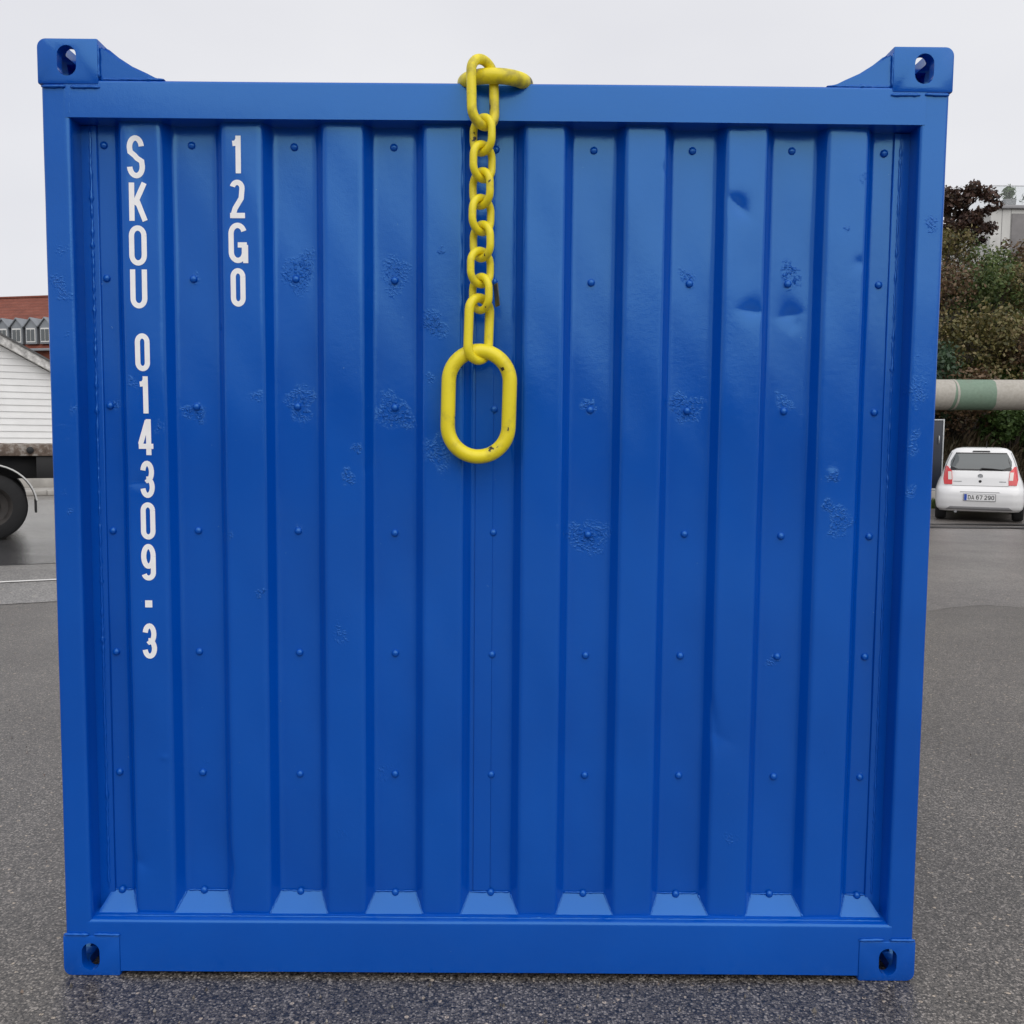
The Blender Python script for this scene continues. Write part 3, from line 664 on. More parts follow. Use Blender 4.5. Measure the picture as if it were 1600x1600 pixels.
def rear_patch(name, mat, rows, off, parent, nx=12, nz=6):
    """rows: list of (z, xl, xr) ; patch draped on the rear of the body, proud by off, with a thin edge"""
    v = []; f = []; R = []
    for a, b in zip(rows[:-1], rows[1:]):
        for k in range(nz): R.append(tuple(a[i]+(b[i]-a[i])*k/nz for i in range(3)))
    R.append(rows[-1])
    for lay in (off, -0.004):
        for z, xl, xr in R:
            for i in range(nx+1):
                x = xl+(xr-xl)*i/nx; v.append((x, rear_y(x, z)-lay, z))
    m_ = len(R)*(nx+1)
    for j in range(len(R)-1):
        for i in range(nx): f.append((j*(nx+1)+i, j*(nx+1)+i+1, (j+1)*(nx+1)+i+1, (j+1)*(nx+1)+i))
    edge = [i for i in range(nx+1)]+[j*(nx+1)+nx for j in range(1, len(R))]+[(len(R)-1)*(nx+1)+i for i in range(nx-1, -1, -1)]+[j*(nx+1) for j in range(len(R)-2, 0, -1)]
    for a, b in zip(edge, edge[1:]+edge[:1]): f.append((a, b, m_+b, m_+a))
    return MB().add(v, f).obj(name, mat, parent, smooth=40)
rw = rear_patch('rear_window', M_GLASSB, [(1.015, -.635, .635), (1.06, -.645, .645), (1.20, -.600, .600), (1.37, -.535, .535)], 0.006, CAR)
rear_patch('pane', M_GLASS, [(1.045, -.40, .40), (1.10, -.55, .55), (1.20, -.545, .545), (1.345, -.47, .47)], 0.009, rw)
# third brake light lip under the roof edge
rear_patch('high_brake_light', M_BLACKP, [(1.385, -.16, .16), (1.41, -.15, .15)], 0.012, CAR, 6, 2)
for s in (-1, 1):
    rows = [(.735, .50, .645), (.85, .50, .668), (1.0, .515, .655), (1.10, .60, .640)]
    if s < 0: rows = [(z, -b, -a) for z, a, b in rows]
    tl = rear_patch('tail_light', M_RED, rows, 0.012, CAR)
    rows = [(.83, .508, .575), (.99, .522, .585)]
    if s < 0: rows = [(z, -b, -a) for z, a, b in rows]
    rear_patch('reversing_lens', M_CLEAR, rows, 0.015, tl, 4, 4)
rear_patch('bumper_insert', M_GREYP, [(.235, -.60, .60), (.30, -.52, .52)], 0.006, CAR, 14, 3)
rear_patch('bumper_seam', M_BLACKP, [(.712, -.50, .50), (.718, -.50, .50)], 0.003, CAR, 14, 1)
rear_patch('plate_recess', M_GREYP, [(.585, -.36, .36), (.60, -.34, .34)], 0.004, CAR, 10, 1)
pl = bbox('number_plate_board', M_GREYP, CAR, -.29, .29, rear_y(0, .49)-0.016, rear_y(0, .49)+0.004, .415, .562, .004, 1)
yp = rear_y(0, .49)-0.0165
MB().box(-.275, .275, yp-0.002, yp, .425, .552).obj('plate_face', M_PLATE, pl)
MB().box(-.272, -.225, yp-0.0035, yp-0.0021, .428, .549).obj('plate_band', M_PBLUE, pl)
cx = -.205
for ch in 'DA 67 290':
    if ch == ' ': cx += 0.024; continue
    mb = MB()
    for q, st in enumerate(glyph(ch, 0.050, 0.085, 0.012)):
        ribbon(mb, st, 0.012, 0, lambda x, y, z: (cx+x, yp-0.0042-0.0004*q, .446+y))
    link('plate_character', mb.mesh(fix=False), M_BLACKP, pl); cx += 0.061
# badge, lock, name scripts, wiper, antenna
zc = .905; yb = rear_y(0, zc)
MB().lathe([(0.0, -0.012), (0.03, -0.011), (0.034, -0.006), (0.043, -0.012), (0.047, -0.004), (0.047, 0.006)], 20, 'y').obj('badge', M_STEEL, CAR, 40, (0, yb, zc))
MB().lathe([(0.0, -0.008), (0.024, -0.007), (0.03, 0.004)], 16, 'y').obj('lock', M_BLACKP, CAR, 40, (0, rear_y(0, .80), .80))
for x0_, x1_, z_ in ((-.475, -.33, .795), (.34, .46, .80)):
    mb = MB(); x = x0_
    while x < x1_:
        w_ = random.uniform(.012, .020); mb.box(x, x+w_, rear_y(x, z_)-0.004, rear_y(x, z_)+0.003, z_-.010, z_+.010); x += w_+.006
    mb.obj('name_script', M_STEEL, CAR)
MB().tube([(0.0, rear_y(0, 1.03)-0.02, 1.03), (0.02, rear_y(.02, 1.06)-0.03, 1.06), (0.20, rear_y(.2, 1.05)-0.025, 1.052), (0.40, rear_y(.4, 1.035)-0.02, 1.035)], [.02, .014, .010, .006], 6).obj('wiper', M_BLACKP, CAR)
MB().tube([(0.09, .58, 1.46), (0.09, .50, 1.50), (0.09, .36, 1.60)], [.012, .006, .003], 6).obj('antenna', M_BLACKP, CAR)
# side windows
for s in (-1, 1):
    v = []; f = []
    for z in (1.03, 1.2, 1.34):
        hw, yr, yf = sl_at(z); yc, hb = (yr+yf)/2, (yf-yr)/2
        for k in range(9):
            y = yr+0.28+(yf-0.22-yr-0.28)*k/8; q = abs(y-yc)/hb; v.append((s*(hw*(1-q**NEX)**(1/NEX)+0.006), y, z))
    for j in range(2):
        for k in range(8): f.append((j*9+k, j*9+k+1, (j+1)*9+k+1, (j+1)*9+k))
    MB().add(v, f).obj('side_window', M_GLASSB, CAR, smooth=40)
def wheel(parent, x, y, z, r, w, side, rim=M_STEEL):
    t_ = MB().lathe([(r*.62, -w/2), (r*.9, -w/2), (r*.985, -w*.36), (r, -w*.2), (r, w*.2), (r*.985, w*.36), (r*.9, w/2), (r*.62, w/2)], 36, 'x').obj('tyre', M_TYRE, parent, 40, (x, y, z))
    k = w*0.36*side
    MB().lathe([(0.0, k), (r*.16, k), (r*.20, k*.72), (r*.5, k*.55), (r*.58, k*1.05), (r*.635, k*1.25), (r*.635, -w*.45*side)], 28, 'x').obj('rim', rim, t_, 40)
    return t_
for s in (-1, 1):
    for y in (0.60, 3.0): wheel(CAR, s*0.70, y, 0.285, 0.285, 0.20, s)
MB().box(-.60, .60, .5, 3.2, .17, .24).obj('underbody', M_BLACKP, CAR)
MB().tube([(-.42, .12, .19), (-.40, .6, .20)], .028, 8).obj('tailpipe', M_STEEL, CAR)
# dark notice panel with a metal frame beside the car
NP = empty('dark_cabinet', (10.86, 20.7, 0.009), R_(-20), 'narrow dark cabinet door with pale steel frame between container and white car', 'cabinet')
M_DARKBL = simple('dark_blue_panel', (0.012, 0.017, 0.03), 0.35, var=0.2, vscale=3)
bbox('panel', M_DARKBL, NP, -.82, .0, 0, .45, .42, 2.12, .01)
bbox('concrete_base', M_CONC, NP, -.9, .05, -.05, .5, 0, .36, .02)
for a, b in (((-.85, .02), (2.12, 2.155)), ((-.85, .02), (.36, .42))): bbox('frame_bar', M_STEEL, NP, a[0], a[1], -.02, .46, b[0], b[1], .006)
for x0_ in (-.86, 0.0): bbox('frame_post', M_STEEL, NP, x0_, x0_+.032, -.022, .462, 0.30, 2.16, .006)
MB().tube([(-.08, -.02, 1.55), (-.08, -.06, 1.57), (-.08, -.06, 1.72), (-.08, -.02, 1.74)], .012, 6).obj('handle', M_STEEL, NP, 60)

# ------------------------------------------------------------------ pipe with painted camouflage
def camo():
    mt, t, b = new_mat('camouflage_paint'); co = objco(t)
    sx = t.nodes.new('ShaderNodeSeparateXYZ'); t.links.new(co, sx.inputs[0])
    wob = mathn(t, 'MULTIPLY_ADD', noise(t, 1.1, 2, co), 0.3, -0.15)
    x = mathn(t, 'ADD', sx.outputs[0], wob)
    # green blotches of set widths along the pipe
    g1 = mathn(t, 'MULTIPLY', mathn(t, 'GREATER_THAN', x, 12.05), mathn(t, 'LESS_THAN', x, 13.22))
    g2 = mathn(t, 'MULTIPLY', mathn(t, 'GREATER_THAN', x, 15.6), mathn(t, 'LESS_THAN', x, 17.1))
    g3 = mathn(t, 'MULTIPLY', mathn(t, 'GREATER_THAN', x, 8.3), mathn(t, 'LESS_THAN', x, 9.9))
    g = mathn(t, 'ADD', mathn(t, 'ADD', g1, g2), g3, clamp=True)
    fine = noise(t, 14, 5, co)
    tan_ = rampc(t, fine, [(0.3, (0.36, 0.335, 0.29)), (0.7, (0.44, 0.415, 0.37))]); grn = rampc(t, fine, [(0.3, (0.150, 0.225, 0.165)), (0.7, (0.185, 0.27, 0.20))])
    c = mixc(t, g, tan_, grn); st = mathn(t, 'MULTIPLY', mathn(t, 'SUBTRACT', noise(t, 3, 6, co, 0.7), 0.55, clamp=True), 1.2, clamp=True)
    c = mixc(t, st, c, (0.16, 0.14, 0.11)); t.links.new(c, b.inputs['Base Color']); b.inputs['Roughness'].default_value = 0.6
    return mt
M_CAMO = camo()
PIPE = empty('overhead_pipe', (14, 23, 0), 0, 'fat horizontal pipe painted in beige and green camouflage above the parked car', 'pipe')
PA, PB = Vector((2, 22.35, 2.80)), Vector((30, 24.15, 3.06))
def along(u): return PA.lerp(PB, u)
def pipe_obj(name, r, u0, u1, mat, seg=40):
    ps = [along(u0+(u1-u0)*i/8)-PIPE.location for i in range(9)]
    o = MB().tube(ps, r, seg).obj(name, mat, PIPE, 40); return o
o = pipe_obj('pipe_shell', 0.415, 0, 1, M_CAMO)
for v in o.data.vertices: v.co += PIPE.location     # keep world-like coordinates for the paint pattern
o.location = -PIPE.location
for u in (0.04, 0.36, 0.50, 0.68, 0.86):
    pipe_obj('joint_band', 0.423, u, u+0.0022, M_CAMO)
M_RUSTS = simple('weathered_steel', (0.10, 0.075, 0.06), 0.7, 0.2, var=0.4, vscale=6, bmp=0.004)
for u in (0.08, 0.62, 0.93):
    p = along(u)-PIPE.location
    MB().box(p.x-.12, p.x+.12, p.y-.28, p.y+.28, p.z-.62, p.z-.40).box(p.x-.07, p.x+.07, p.y-.12, p.y+.12, 0.2, p.z-.62).obj('pipe_support', M_RUSTS, PIPE)

# ------------------------------------------------------------------ planted bank behind the pipe
M_SOIL = simple('dark_soil_and_litter', (0.028, 0.022, 0.015), 0.95, var=0.5, vscale=1.6, bmp=0.12, bscale=3)
def bankz(x, y):
    t_ = max(0, min(1, (y-22.4)/11.5)); s_ = t_*t_*(3-2*t_)*0.35+t_*0.65
    return -0.1+7.4*s_+0.25*math.sin(x*0.9+y*0.6)*t_+0.12*math.sin(x*2.3-y*1.7)
sheet('bank', list(np.arange(-6, 46.1, 0.8)), list(np.arange(21.8, 62, 0.8)), bankz, M_SOIL)
def leaves(name, blobs, n, size, mat, parent=None, aspect=0.6, shell=0.55, droop=0.2, seed=1):
    """leaf-sized faces filling ellipsoid clumps; blobs = [(cx,cy,cz,rx,ry,rz)]"""
    r = np.random.default_rng(seed); B = np.array(blobs); w = (B[:, 3]*B[:, 4]*B[:, 5])**(2/3); w = w/w.sum()
    k = r.choice(len(B), n, p=w); d = r.normal(size=(n, 3)); d /= np.linalg.norm(d, axis=1)[:, None]
    rad = (shell+(1-shell)*r.random(n))**0.8*(1+0.16*r.normal(size=n)); c = B[k, :3]+d*rad[:, None]*B[k, 3:]
    nrm = d+0.75*r.normal(size=(n, 3)); nrm[:, 2] += droop; nrm /= np.linalg.norm(nrm, axis=1)[:, None]
    a = np.cross(nrm, r.normal(size=(n, 3))); a /= np.linalg.norm(a, axis=1)[:, None]; b = np.cross(nrm, a)
    s = size*(0.55+0.9*r.random(n))[:, None]; a *= s; b *= s*aspect
    v = np.stack([c-a, c+b+a*0.1+nrm*s*0.15, c+a, c-b+a*0.1+nrm*s*0.15], 1).reshape(-1, 3); f = np.arange(4*n, dtype=np.int32)
    me = bpy.data.meshes.new(name); me.vertices.add(4*n); me.vertices.foreach_set('co', v.ravel()); me.loops.add(4*n); me.loops.foreach_set('vertex_index', f)
    me.polygons.add(n); me.polygons.foreach_set('loop_start', np.arange(0, 4*n, 4, dtype=np.int32)); me.update(calc_edges=True)
    return link(name, me, mat, parent)
M_BARK = simple('bark', (0.055, 0.042, 0.032), 0.9, var=0.4, vscale=6, bmp=0.02, bscale=12)
LM = {'green': leafmat('leaf_mid_green', [(0.033, 0.062, 0.019), (0.074, 0.121, 0.032), (0.124, 0.171, 0.051), (0.181, 0.202, 0.080)]),
      'dark': leafmat('leaf_dark_green', [(0.020, 0.043, 0.022), (0.040, 0.078, 0.038), (0.074, 0.124, 0.064)]),
      'olive': leafmat('leaf_olive', [(0.049, 0.053, 0.019), (0.124, 0.116, 0.035), (0.198, 0.171, 0.056), (0.247, 0.186, 0.096)]),
      'brown': leafmat('leaf_brown', [(0.058, 0.034, 0.019), (0.140, 0.085, 0.048), (0.214, 0.132, 0.072), (0.099, 0.101, 0.048)]),
      'purple': leafmat('leaf_purple_brown', [(0.026, 0.014, 0.013), (0.063, 0.031, 0.024), (0.107, 0.056, 0.038), (0.074, 0.054, 0.032)]),
      'bright': leafmat('leaf_bright_grass', [(0.049, 0.101, 0.024), (0.099, 0.178, 0.045), (0.140, 0.225, 0.064)])}
def shrub(x, y, w, h, kind, label, seed, n=3600, size=0.062, group='shrubs on the bank behind the pipe'):
    r = random.Random(seed); z0 = bankz(x, y)-0.1
    S_ = empty('shrub', (x, y, z0), 0, label, 'shrub', group)
    bl = []
    for i in range(16):
        a = r.uniform(0, 6.28); q = w*0.5*math.sqrt(r.random()); hz = h*(0.15+0.72*r.random()**0.8); s = w*r.uniform(0.16, 0.30)
        bl.append((q*math.cos(a)*(1-0.25*hz/h), q*math.sin(a)*0.8*(1-0.25*hz/h), hz, s, s, s*r.uniform(.8, 1.2)))
    for i in range(7):
        a = r.uniform(0, 6.28); bl.append((w*.42*math.cos(a), w*.36*math.sin(a), h*r.uniform(.55, 1.02), w*.09, w*.09, h*.10))
    leaves('foliage', bl, n, size, LM[kind], S_, seed=seed)
    mb = MB()
    for i in range(6):
        a = r.uniform(0, 6.28); e = r.uniform(.25, .45)*w
        mb.tube([(0.05*math.cos(a), 0.05*math.sin(a), 0), (e*.4*math.cos(a), e*.4*math.sin(a), h*.45), (e*math.cos(a), e*math.sin(a), h*.85)], [.035, .022, .008], 5)
    mb.obj('stem', M_BARK, S_); return S_
SH = [ # x, y, w, h, kind, label
 (12.2, 25.6, 2.3, 3.1, 'dark', 'dark green shrub just above the pipe, beside the container edge'),
 (13.6, 25.2, 2.0, 2.1, 'brown', 'low brown shrub above the green patch of the pipe'),
 (14.9, 25.0, 1.8, 1.7, 'bright', 'bright green low bush above the pipe at the right edge'),
 (16.3, 25.3, 2.2, 2.2, 'green', 'mid green shrub above the pipe just beyond the right edge'),
 (13.4, 27.4, 2.4, 3.1, 'olive', 'olive brown shrub halfway up the bank beside the container edge'),
 (15.0, 27.3, 2.3, 2.9, 'olive', 'olive green leafy shrub in the middle of the bank'),
 (16.7, 27.4, 2.3, 2.9, 'brown', 'reddish brown shrub halfway up the bank at the right edge'),
 (14.4, 29.6, 2.6, 3.0, 'brown', 'brown twiggy shrub under the dark tree beside the container'),
 (16.2, 29.5, 2.4, 3.0, 'green', 'green shrub high on the bank below the white building'),
 (17.9, 29.8, 2.4, 2.9, 'olive', 'olive autumn shrub high on the bank at the right edge'),
 (15.9, 32.2, 2.6, 2.9, 'olive', 'olive shrub at the top of the bank under the dark tree'),
 (17.8, 32.4, 2.5, 2.6, 'green', 'light green shrub at the top of the bank before the white wall'),
 (19.6, 32.6, 2.5, 2.5, 'brown', 'orange brown shrub at the top of the bank before the grey panel'),
 (10.4, 25.4, 2.3, 2.8, 'green', 'green shrub above the pipe hidden mostly behind the container'),
 (11.6, 28.0, 2.5, 3.0, 'brown', 'brown shrub up the bank hidden mostly behind the container'),
 (12.6, 30.6, 2.5, 2.9, 'dark', 'dark shrub high on the bank hidden mostly behind the container'),
 (18.4, 26.6, 2.5, 3.0, 'dark', 'dark green shrub on the bank beyond the right edge'),
]
for i, (x, y, w, h, k, lb) in enumerate(SH): shrub(x, y, w, h, k, lb, 100+i)
# dark purple-brown tree on top of the bank
TR = empty('dark_leaved_tree', (16.9, 34.0, bankz(16.9, 34.0)-0.1), 0, 'dark purple brown leaved tree rising against the sky beside the container', 'tree')
r = random.Random(5); mb = MB(); bl = []
mb.tube([(0, 0, 0), (.05, 0, 1.2), (.0, .05, 2.6), (.1, 0, 4.2)], [.16, .13, .09, .04], 8)
for i in range(15):
    a = r.uniform(0, 6.28); zz = r.uniform(1.4, 3.4); q = r.uniform(.6, 1.75)*(1-0.12*(zz-1.4)); ez = zz+r.uniform(.5, 1.35)
    ex, ey = q*math.cos(a), q*math.sin(a)*.8
    mb.tube([(0.02, 0, zz), (ex*.5, ey*.5, zz+(ez-zz)*.6), (ex, ey, ez)], [.05, .03, .012], 5)
    for k in range(5):
        s = r.uniform(.14, .34); u = r.uniform(.55, 1.12)
        bl.append((ex*u+r.uniform(-.35, .35), ey*u+r.uniform(-.35, .35), zz+(ez-zz)*u+r.uniform(-.25, .35), s, s, s*.75))
mb.obj('trunk', M_BARK, TR, 60); leaves('crown', bl, 5200, 0.085, LM['purple'], TR, seed=9)
# dry grass hanging on the steep foot of the bank under the pipe
def grass(name, xs, ys, n, h, mat, label, seed, zf=bankz):
    q = np.random.default_rng(seed); x = q.uniform(*xs, n); y = q.uniform(*ys, n); z = np.array([zf(a, b) for a, b in zip(x, y)])
    ang = q.uniform(0, 6.28, n); w = 0.012+0.012*q.random(n); hh = h*(0.4+0.9*q.random(n)); lx, ly = q.normal(0, .22, n)*hh, (q.normal(-.25, .25, n))*hh
    v = np.zeros((n, 4, 3)); ca, sa = np.cos(ang)*w, np.sin(ang)*w
    v[:, 0] = np.stack([x-ca, y-sa, z], 1); v[:, 1] = np.stack([x+ca, y+sa, z], 1)
    v[:, 2] = np.stack([x+lx*.5+ca*.6, y+ly*.4+sa*.6, z+hh*.7], 1); v[:, 3] = np.stack([x+lx, y+ly, z+hh], 1)
    me = bpy.data.meshes.new(name); me.vertices.add(4*n); me.vertices.foreach_set('co', v.ravel()); me.loops.add(4*n); me.loops.foreach_set('vertex_index', np.arange(4*n, dtype=np.int32))
    me.polygons.add(n); me.polygons.foreach_set('loop_start', np.arange(0, 4*n, 4, dtype=np.int32)); me.update(calc_edges=True)
    o = link(name, me, mat); tag(o, label, 'grass', kind='stuff'); return o
M_DRY = leafmat('dry_grass', [(0.05, 0.036, 0.02), (0.10, 0.075, 0.042), (0.15, 0.11, 0.065), (0.05, 0.055, 0.025)])
grass('dry_grass', (7, 19), (22.3, 25.2), 9000, 0.38, M_DRY, 'dry brown grass on the bank foot under the camouflage pipe', 3)
grass('green_grass', (14.6, 19.0), (26.9, 28.6), 7000, 0.6, LM['bright'], 'fresh green grass above the pipe at the right edge', 4)
grass('verge_grass', (9.6, 10.9), (19.6, 20.5), 1200, 0.20, LM['green'], 'small tuft of weeds by the cabinet left of the white car', 6, lambda a, b: 0.0)

# ------------------------------------------------------------------ white building with roof terrace
M_WCONC = simple('weathered_white_concrete', (0.55, 0.545, 0.52), 0.8, var=0.12, vscale=1.2, bmp=0.004, bscale=20)
M_DGREY = simple('dark_grey_panel', (0.20, 0.19, 0.19), 0.6, var=0.15, vscale=2)
WB = empty('white_building', (24.1, 45.0, 5.0), 0, 'white concrete building with glass railed roof terrace above the shrubs', 'building')
bbox('wall', M_WCONC, WB, 0, 12, 0.0, 9, 0, 8.35, .02)
bbox('roof_slab', M_GREYP, WB, -.12, 12.1, -.15, 9.1, 8.35, 8.52, .02)
bbox('grey_panel', M_DGREY, WB, 1.05, 3.6, -.05, .05, 4.5, 8.12, .01)
for x0_ in (0.55, 1.0): bbox('panel_joint', M_DGREY, WB, x0_, x0_+.03, -.006, .02, 3, 8.34, .002, 1)
for x0_ in (4.4, 7.0, 9.6):
    wd = bbox('window', M_GREYP, WB, x0_, x0_+1.4, -.04, .05, 5.6, 7.4, .01); bbox('pane', M_GLASSB, wd, x0_+.08, x0_+1.32, -.05, .0, 5.68, 7.32, .004, 1)
def glassy():
    mt, t, b = new_mat('clear_railing_glass'); b.inputs['Base Color'].default_value = (0.86, 0.90, 0.90, 1); b.inputs['Roughness'].default_value = 0.03
    tr = t.nodes.new('ShaderNodeBsdfTransparent'); tr.inputs['Color'].default_value = (0.93, 0.94, 0.94, 1); mx = t.nodes.new('ShaderNodeMixShader'); mx.inputs[0].default_value = 0.07
    t.links.new(tr.outputs[0], mx.inputs[1]); t.links.new(b.outputs[0], mx.inputs[2]); t.links.new(mx.outputs[0], t.nodes['Material Output'].inputs['Surface']); return mt
M_RGL = glassy()
RL = empty('glass_railing', (24.1, 45.0, 13.52), 0, 'clear glass railing with thin steel edge on the white building roof', 'railing')
for k in range(6):
    MB().box(k*2.0+.02, k*2.0+1.98, -.06, -.048, .03, .92).obj('glass_pane', M_RGL, RL)
MB().box(-.06, -.048, 0.0, 2.6, .03, .92).obj('glass_pane', M_RGL, RL)
for k in range(7): MB().box(k*2.0-.018, k*2.0+.018, -.075, -.03, 0, .95).obj('railing_post', M_STEEL, RL)
MB().box(-.04, 12.04, -.078, -.03, .93, .965).obj('top_rail', M_STEEL, RL); MB().box(-.078, -.03, -.03, 2.7, .931, .964).obj('top_rail', M_STEEL, RL)
def planter(x, y, kind, label, n, h, sz, rad):
    P_ = empty('planter', (x, y, 13.52), 0, label, 'planter', 'planters on the roof terrace')
    MB().prism([(-.24, 0), (.24, 0), (.29, .42), (-.29, .42)], -.26, .26, 'y').obj('pot', M_GREYP, P_)
    leaves('plant', [(0, 0, .42+h*.45, rad, rad, h*.55)], n, sz, LM[kind], P_, aspect=.25, shell=.1, droop=0, seed=int(x*10)); return P_
planter(25.25, 45.6, 'bright', 'grey roof planter with upright pale green grass', 260, .75, .16, .26)
planter(26.55, 45.7, 'dark', 'grey roof planter with low dark bush', 420, .35, .09, .55)

# ================================================================== left side: flatbed trailer
M_CHAS = simple('black_chassis', (0.010, 0.010, 0.011), 0.6, var=0.3, vscale=5)
def rusty():
    mt, t, b = new_mat('rusty_rail'); co = objco(t); n1 = noise(t, 6, 7, co, 0.7)
    c = rampc(t, n1, [(0.32, (0.05, 0.035, 0.028)), (0.48, (0.15, 0.11, 0.085)), (0.58, (0.32, 0.29, 0.26)), (0.75, (0.40, 0.37, 0.34))]); t.links.new(c, b.inputs['Base Color'])
    b.inputs['Roughness'].default_value = 0.75; t.links.new(bump(t, n1, 0.01), b.inputs['Normal']); return mt
M_RUST = rusty()
M_RIMD = simple('grimy_dark_rim', (0.03, 0.026, 0.024), 0.7, var=0.3, vscale=9)
M_TIMB = simple('grey_timber', (0.24, 0.22, 0.19), 0.85, var=0.3, vscale=7, bmp=0.004)
M_WTRIM = simple('white_trim', (0.70, 0.70, 0.68), 0.5)
FT = empty('flatbed_trailer', (-7.5, 10.9, 0.008), R_(28), 'dark flatbed trailer with rusty side rail and big wheel at left edge', 'trailer')
bbox('deck', M_TIMB, FT, -6.0, 2.4, .06, 2.5, 1.31, 1.40, .01)
bbox('side_rail', M_RUST, FT, -6.05, 2.42, -.02, .055, 1.245, 1.415, .008)
bbox('far_side_rail', M_RUST, FT, -6.05, 2.42, 2.505, 2.57, 1.245, 1.415, .008)
for x0_ in (-4.6, -2.8, -1.0, 0.545, 2.0):
    MB().lathe([(0.0, -.03), (.035, -.03), (.05, -.02), (.05, .0)], 16, 'y').obj('lashing_eye', M_CHAS, FT, 40, (x0_, -.022, 1.33))
bbox('chassis_beam', M_CHAS, FT, -6.0, 2.35, .35, .55, .90, 1.30, .01); bbox('chassis_beam', M_CHAS, FT, -6.0, 2.35, 1.95, 2.15, .90, 1.30, .01)
for x0_ in (-5.2, -3.6, -2.0, -.4, 1.2, 2.1): bbox('cross_member', M_CHAS, FT, x0_, x0_+.10, .06, 2.5, 1.08, 1.305, .006)
bbox('side_skirt', M_CHAS, FT, .62, 2.30, .02, .06, .915, 1.24, .006)
bbox('stake_post', M_CONC, FT, .86, .935, -.005, .05, 1.416, 1.885, .008)
for (x0_, nm) in ((0.0, 'a'), (-1.32, 'b')):
    for yw in (.22, 2.28):
        t_ = MB().lathe([(.30, -.15), (.44, -.15), (.485, -.12), (.50, -.06), (.50, .06), (.485, .12), (.44, .15), (.30, .15)], 44, 'y').obj('tyre', M_TYRE, FT, 40, (x0_, yw, .50))
        sg = -1 if yw < 1 else 1
        MB().lathe([(0, sg*.02), (.09, sg*.02), (.11, sg*.07), (.14, sg*.02), (.24, sg*.05), (.28, sg*.13), (.305, sg*.145), (.305, -sg*.14)], 30, 'y').obj('rim', M_RIMD, t_, 40)
    MB().tube([(x0_, .3, .5), (x0_, 2.2, .5)], .07, 8).obj('axle', M_CHAS, FT, 40)
    mb = MB(); mt_ = MB()
    k = 22; v = []; f = []
    for i in range(k+1):
        a = R_(8+164*i/k)
        for rr_, yy in ((.60, .02), (.625, .02), (.625, .44), (.60, .44)): v.append((x0_+rr_*math.cos(a), yy, .50+rr_*math.sin(a)))
    for i in range(k):
        for j in range(4): f.append((i*4+j, i*4+(j+1) % 4, (i+1)*4+(j+1) % 4, (i+1)*4+j))
    mg = MB().add(v, f).obj('mudguard', M_CHAS, FT, 40)
    MB().tube([(x0_+.622*math.cos(R_(8+164*i/k)), .012, .50+.622*math.sin(R_(8+164*i/k))) for i in range(k+1)], .012, 6).obj('edge_trim', M_WTRIM, mg, 60)
    bbox('mudflap', M_CHAS, mg, x0_+.585, x0_+.615, .05, .42, .40, .59, .004, 1)

# ------------------------------------------------------------------ kerb and pavement across the road
KB = sheet('pavement', [-20, -8, 4, 13], [0.25, 1.2, 9], lambda x, y: 0.12, M_CONC); KB.location = (-15.9, 19.6, 0); KB.rotation_euler = (0, 0, R_(30))
for k in range(24):
    x0_ = -16+k*1.2
    o = bbox('kerb_stone', M_CONC, KB, x0_, x0_+1.19, 0.0, 0.25, 0.0, 0.125, .015)
# white boarded building with a gable
M_BOARD = simple('white_weatherboard', (0.84, 0.84, 0.83), 0.55, var=0.05, vscale=2, bmp=0.002, bscale=25)
M_VERGE = simple('flaking_white_verge', (0.55, 0.54, 0.52), 0.7, var=0.45, vscale=9)
M_FELT = simple('grey_roof_felt', (0.10, 0.10, 0.10), 0.8, var=0.2)
WH = empty('white_boarded_house', (-17.24, 21.03, 0.12), R_(30), 'white weatherboarded gable house behind the flatbed trailer', 'house')
AP, HW_, SLO = 6.10, 6.3, 0.566          # apex height, half width, roof slope
def gx(z): return min(HW_, (AP-z)/SLO)
zt_ = AP-HW_*SLO
MB().prism([(-HW_, 0), (HW_, 0), (HW_, zt_), (0, AP-.02), (-HW_, zt_)], 0.03, 10, 'y').obj('wall', M_BOARD, WH)
z = 0.30; P_B = 0.180
while z < AP-0.25:
    z1 = z+P_B-0.004; a0, a1 = gx(z), gx(z1)
    v = [(-a0, -.012, z), (a0, -.012, z), (a1, .012, z1), (-a1, .012, z1), (-a0, .028, z), (a0, .028, z), (a1, .028, z1), (-a1, .028, z1)]
    MB().add(v, [(0, 1, 2, 3), (7, 6, 5, 4), (0, 4, 5, 1), (1, 5, 6, 2), (2, 6, 7, 3), (3, 7, 4, 0)]).obj('weatherboard', M_BOARD, WH); z += P_B
bbox('plinth', M_CONC, WH, -HW_-.03, HW_+.03, -.05, 10.02, 0, .295, .01)
for s in (-1, 1):
    L_ = HW_+.5
    pts = [(0, AP+.02), (s*L_, AP+.02-L_*SLO), (s*L_, AP+.26-L_*SLO), (0, AP+.26)]
    MB().prism(pts, -.32, -.28, 'y').obj('verge_board', M_VERGE, WH)
    pts = [(0, AP+.262), (s*(L_+.1), AP+.262-(L_+.1)*SLO), (s*(L_+.1), AP+.32-(L_+.1)*SLO), (0, AP+.32)]
    MB().prism(pts, -.36, 10.3, 'y').obj('roof_slope', M_FELT, WH)
    pts = [(0, AP+.02), (s*L_, AP+.02-L_*SLO), (s*L_, AP+.05-L_*SLO), (0, AP+.05)]
    MB().prism(pts, -.28, .03, 'y').obj('soffit', M_VERGE, WH)

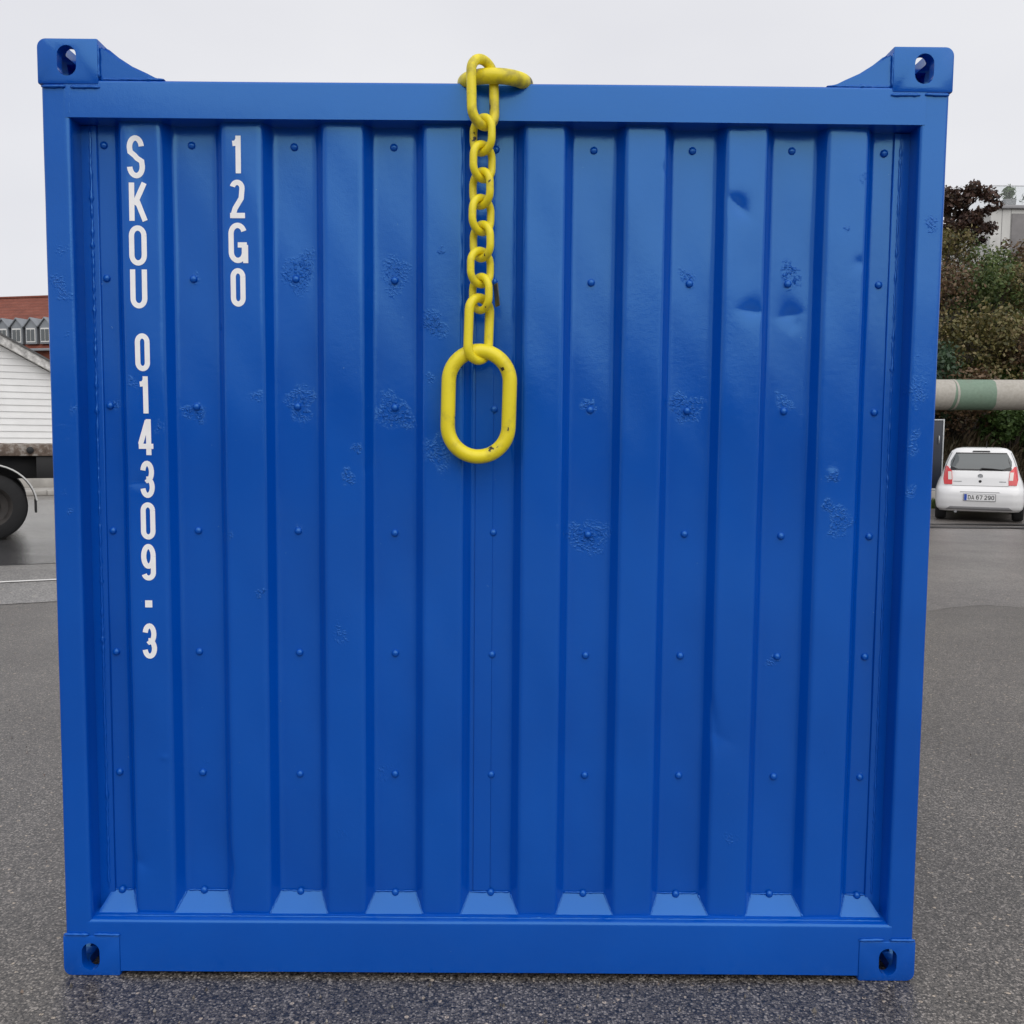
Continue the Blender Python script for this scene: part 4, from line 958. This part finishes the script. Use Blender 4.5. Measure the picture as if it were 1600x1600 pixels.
# ------------------------------------------------------------------ red roofed brick house far behind
def tiles():
    mt, t, b = new_mat('red_clay_tiles'); co = objco(t)
    w = N(t, 'ShaderNodeTexWave', Scale=4.4, Distortion=0.3); w.wave_type = 'BANDS'; w.bands_direction = 'X'; t.links.new(co, w.inputs['Vector'])
    w2 = N(t, 'ShaderNodeTexWave', Scale=1.25, Distortion=0.4); w2.wave_type = 'BANDS'; w2.bands_direction = 'Z'; t.links.new(co, w2.inputs['Vector'])
    n1 = noise(t, 1.1, 6, co, .65); c = rampc(t, n1, [(0.3, (0.22, 0.060, 0.036)), (0.55, (0.33, 0.095, 0.058)), (0.75, (0.38, 0.125, 0.08))])
    dk = mathn(t, 'MULTIPLY', w2.outputs['Fac'], 0.35); c = mixc(t, dk, c, (0.15, 0.045, 0.03)); t.links.new(c, b.inputs['Base Color']); b.inputs['Roughness'].default_value = 0.8
    h = mathn(t, 'MULTIPLY_ADD', w2.outputs['Fac'], 1.0, w.outputs['Fac']); t.links.new(bump(t, h, 0.05), b.inputs['Normal']); return mt
M_TILE = tiles()
M_BRICK = simple('red_brick', (0.20, 0.065, 0.04), 0.85, var=0.25, vscale=3, bmp=0.01, bscale=10)
M_ZINC = simple('grey_zinc', (0.27, 0.29, 0.31), 0.5, 0.3, var=0.15, vscale=1.5)
BH = empty('red_roofed_house', (-36, 59, 0), R_(-14), 'brick house with red tiled roof and grey dormers far behind at left', 'house')
MB().box(-9, 13, 0.35, 9.6, 0, 7.2).obj('wall', M_BRICK, BH)
MB().prism([(0.0, 7.05), (0.0, 7.2), (1.15, 8.60), (5.0, 11.28), (8.85, 8.6), (10.0, 7.2), (10.0, 7.05)], -9.4, 13.4, 'x').obj('roof', M_TILE, BH)
bbox('ridge_cap', M_TILE, BH, -9.4, 13.4, 4.85, 5.15, 11.22, 11.36, .05)
bbox('gutter', M_WTRIM, BH, -9.4, 2.62, .93, 1.13, 8.46, 8.62, .03); bbox('gutter', M_ZINC, BH, -9.4, 13.4, -.15, .02, 7.0, 7.16, .03)
for k in range(7):
    x = 3.35+k*1.08 if k < 5 else -7.5+2.2*(k-5)
    dm = MB().prism([(x-.42, 7.45), (x+.42, 7.45), (x+.42, 8.55), (x, 9.02), (x-.42, 8.55)], -.05, 1.6, 'y').obj('dormer', M_ZINC, BH)
    MB().box(x-.33, x+.33, -.09, -.052, 7.55, 8.45).obj('window_frame', M_WTRIM, dm)
    for q in (-1, 1): MB().box(x+q*.155-.125, x+q*.155+.125, -.12, -.092, 7.64, 8.36).obj('pane', M_GLASS, dm)
    MB().prism([(x-.52, 8.50), (x, 9.06), (x+.52, 8.50), (x+.52, 8.58), (x, 9.14), (x-.52, 8.58)], -.16, 1.7, 'y').obj('dormer_roof', M_ZINC, dm)
for x in (4.45, -5.0):
    cm = bbox('chimney', M_WCONC, BH, x-.20, x+.20, 3.9, 4.4, 10.3, 11.78, .02)
    bbox('chimney_cap', M_ZINC, cm, x-.32, x+.32, 3.78, 4.52, 11.78, 11.88, .02)
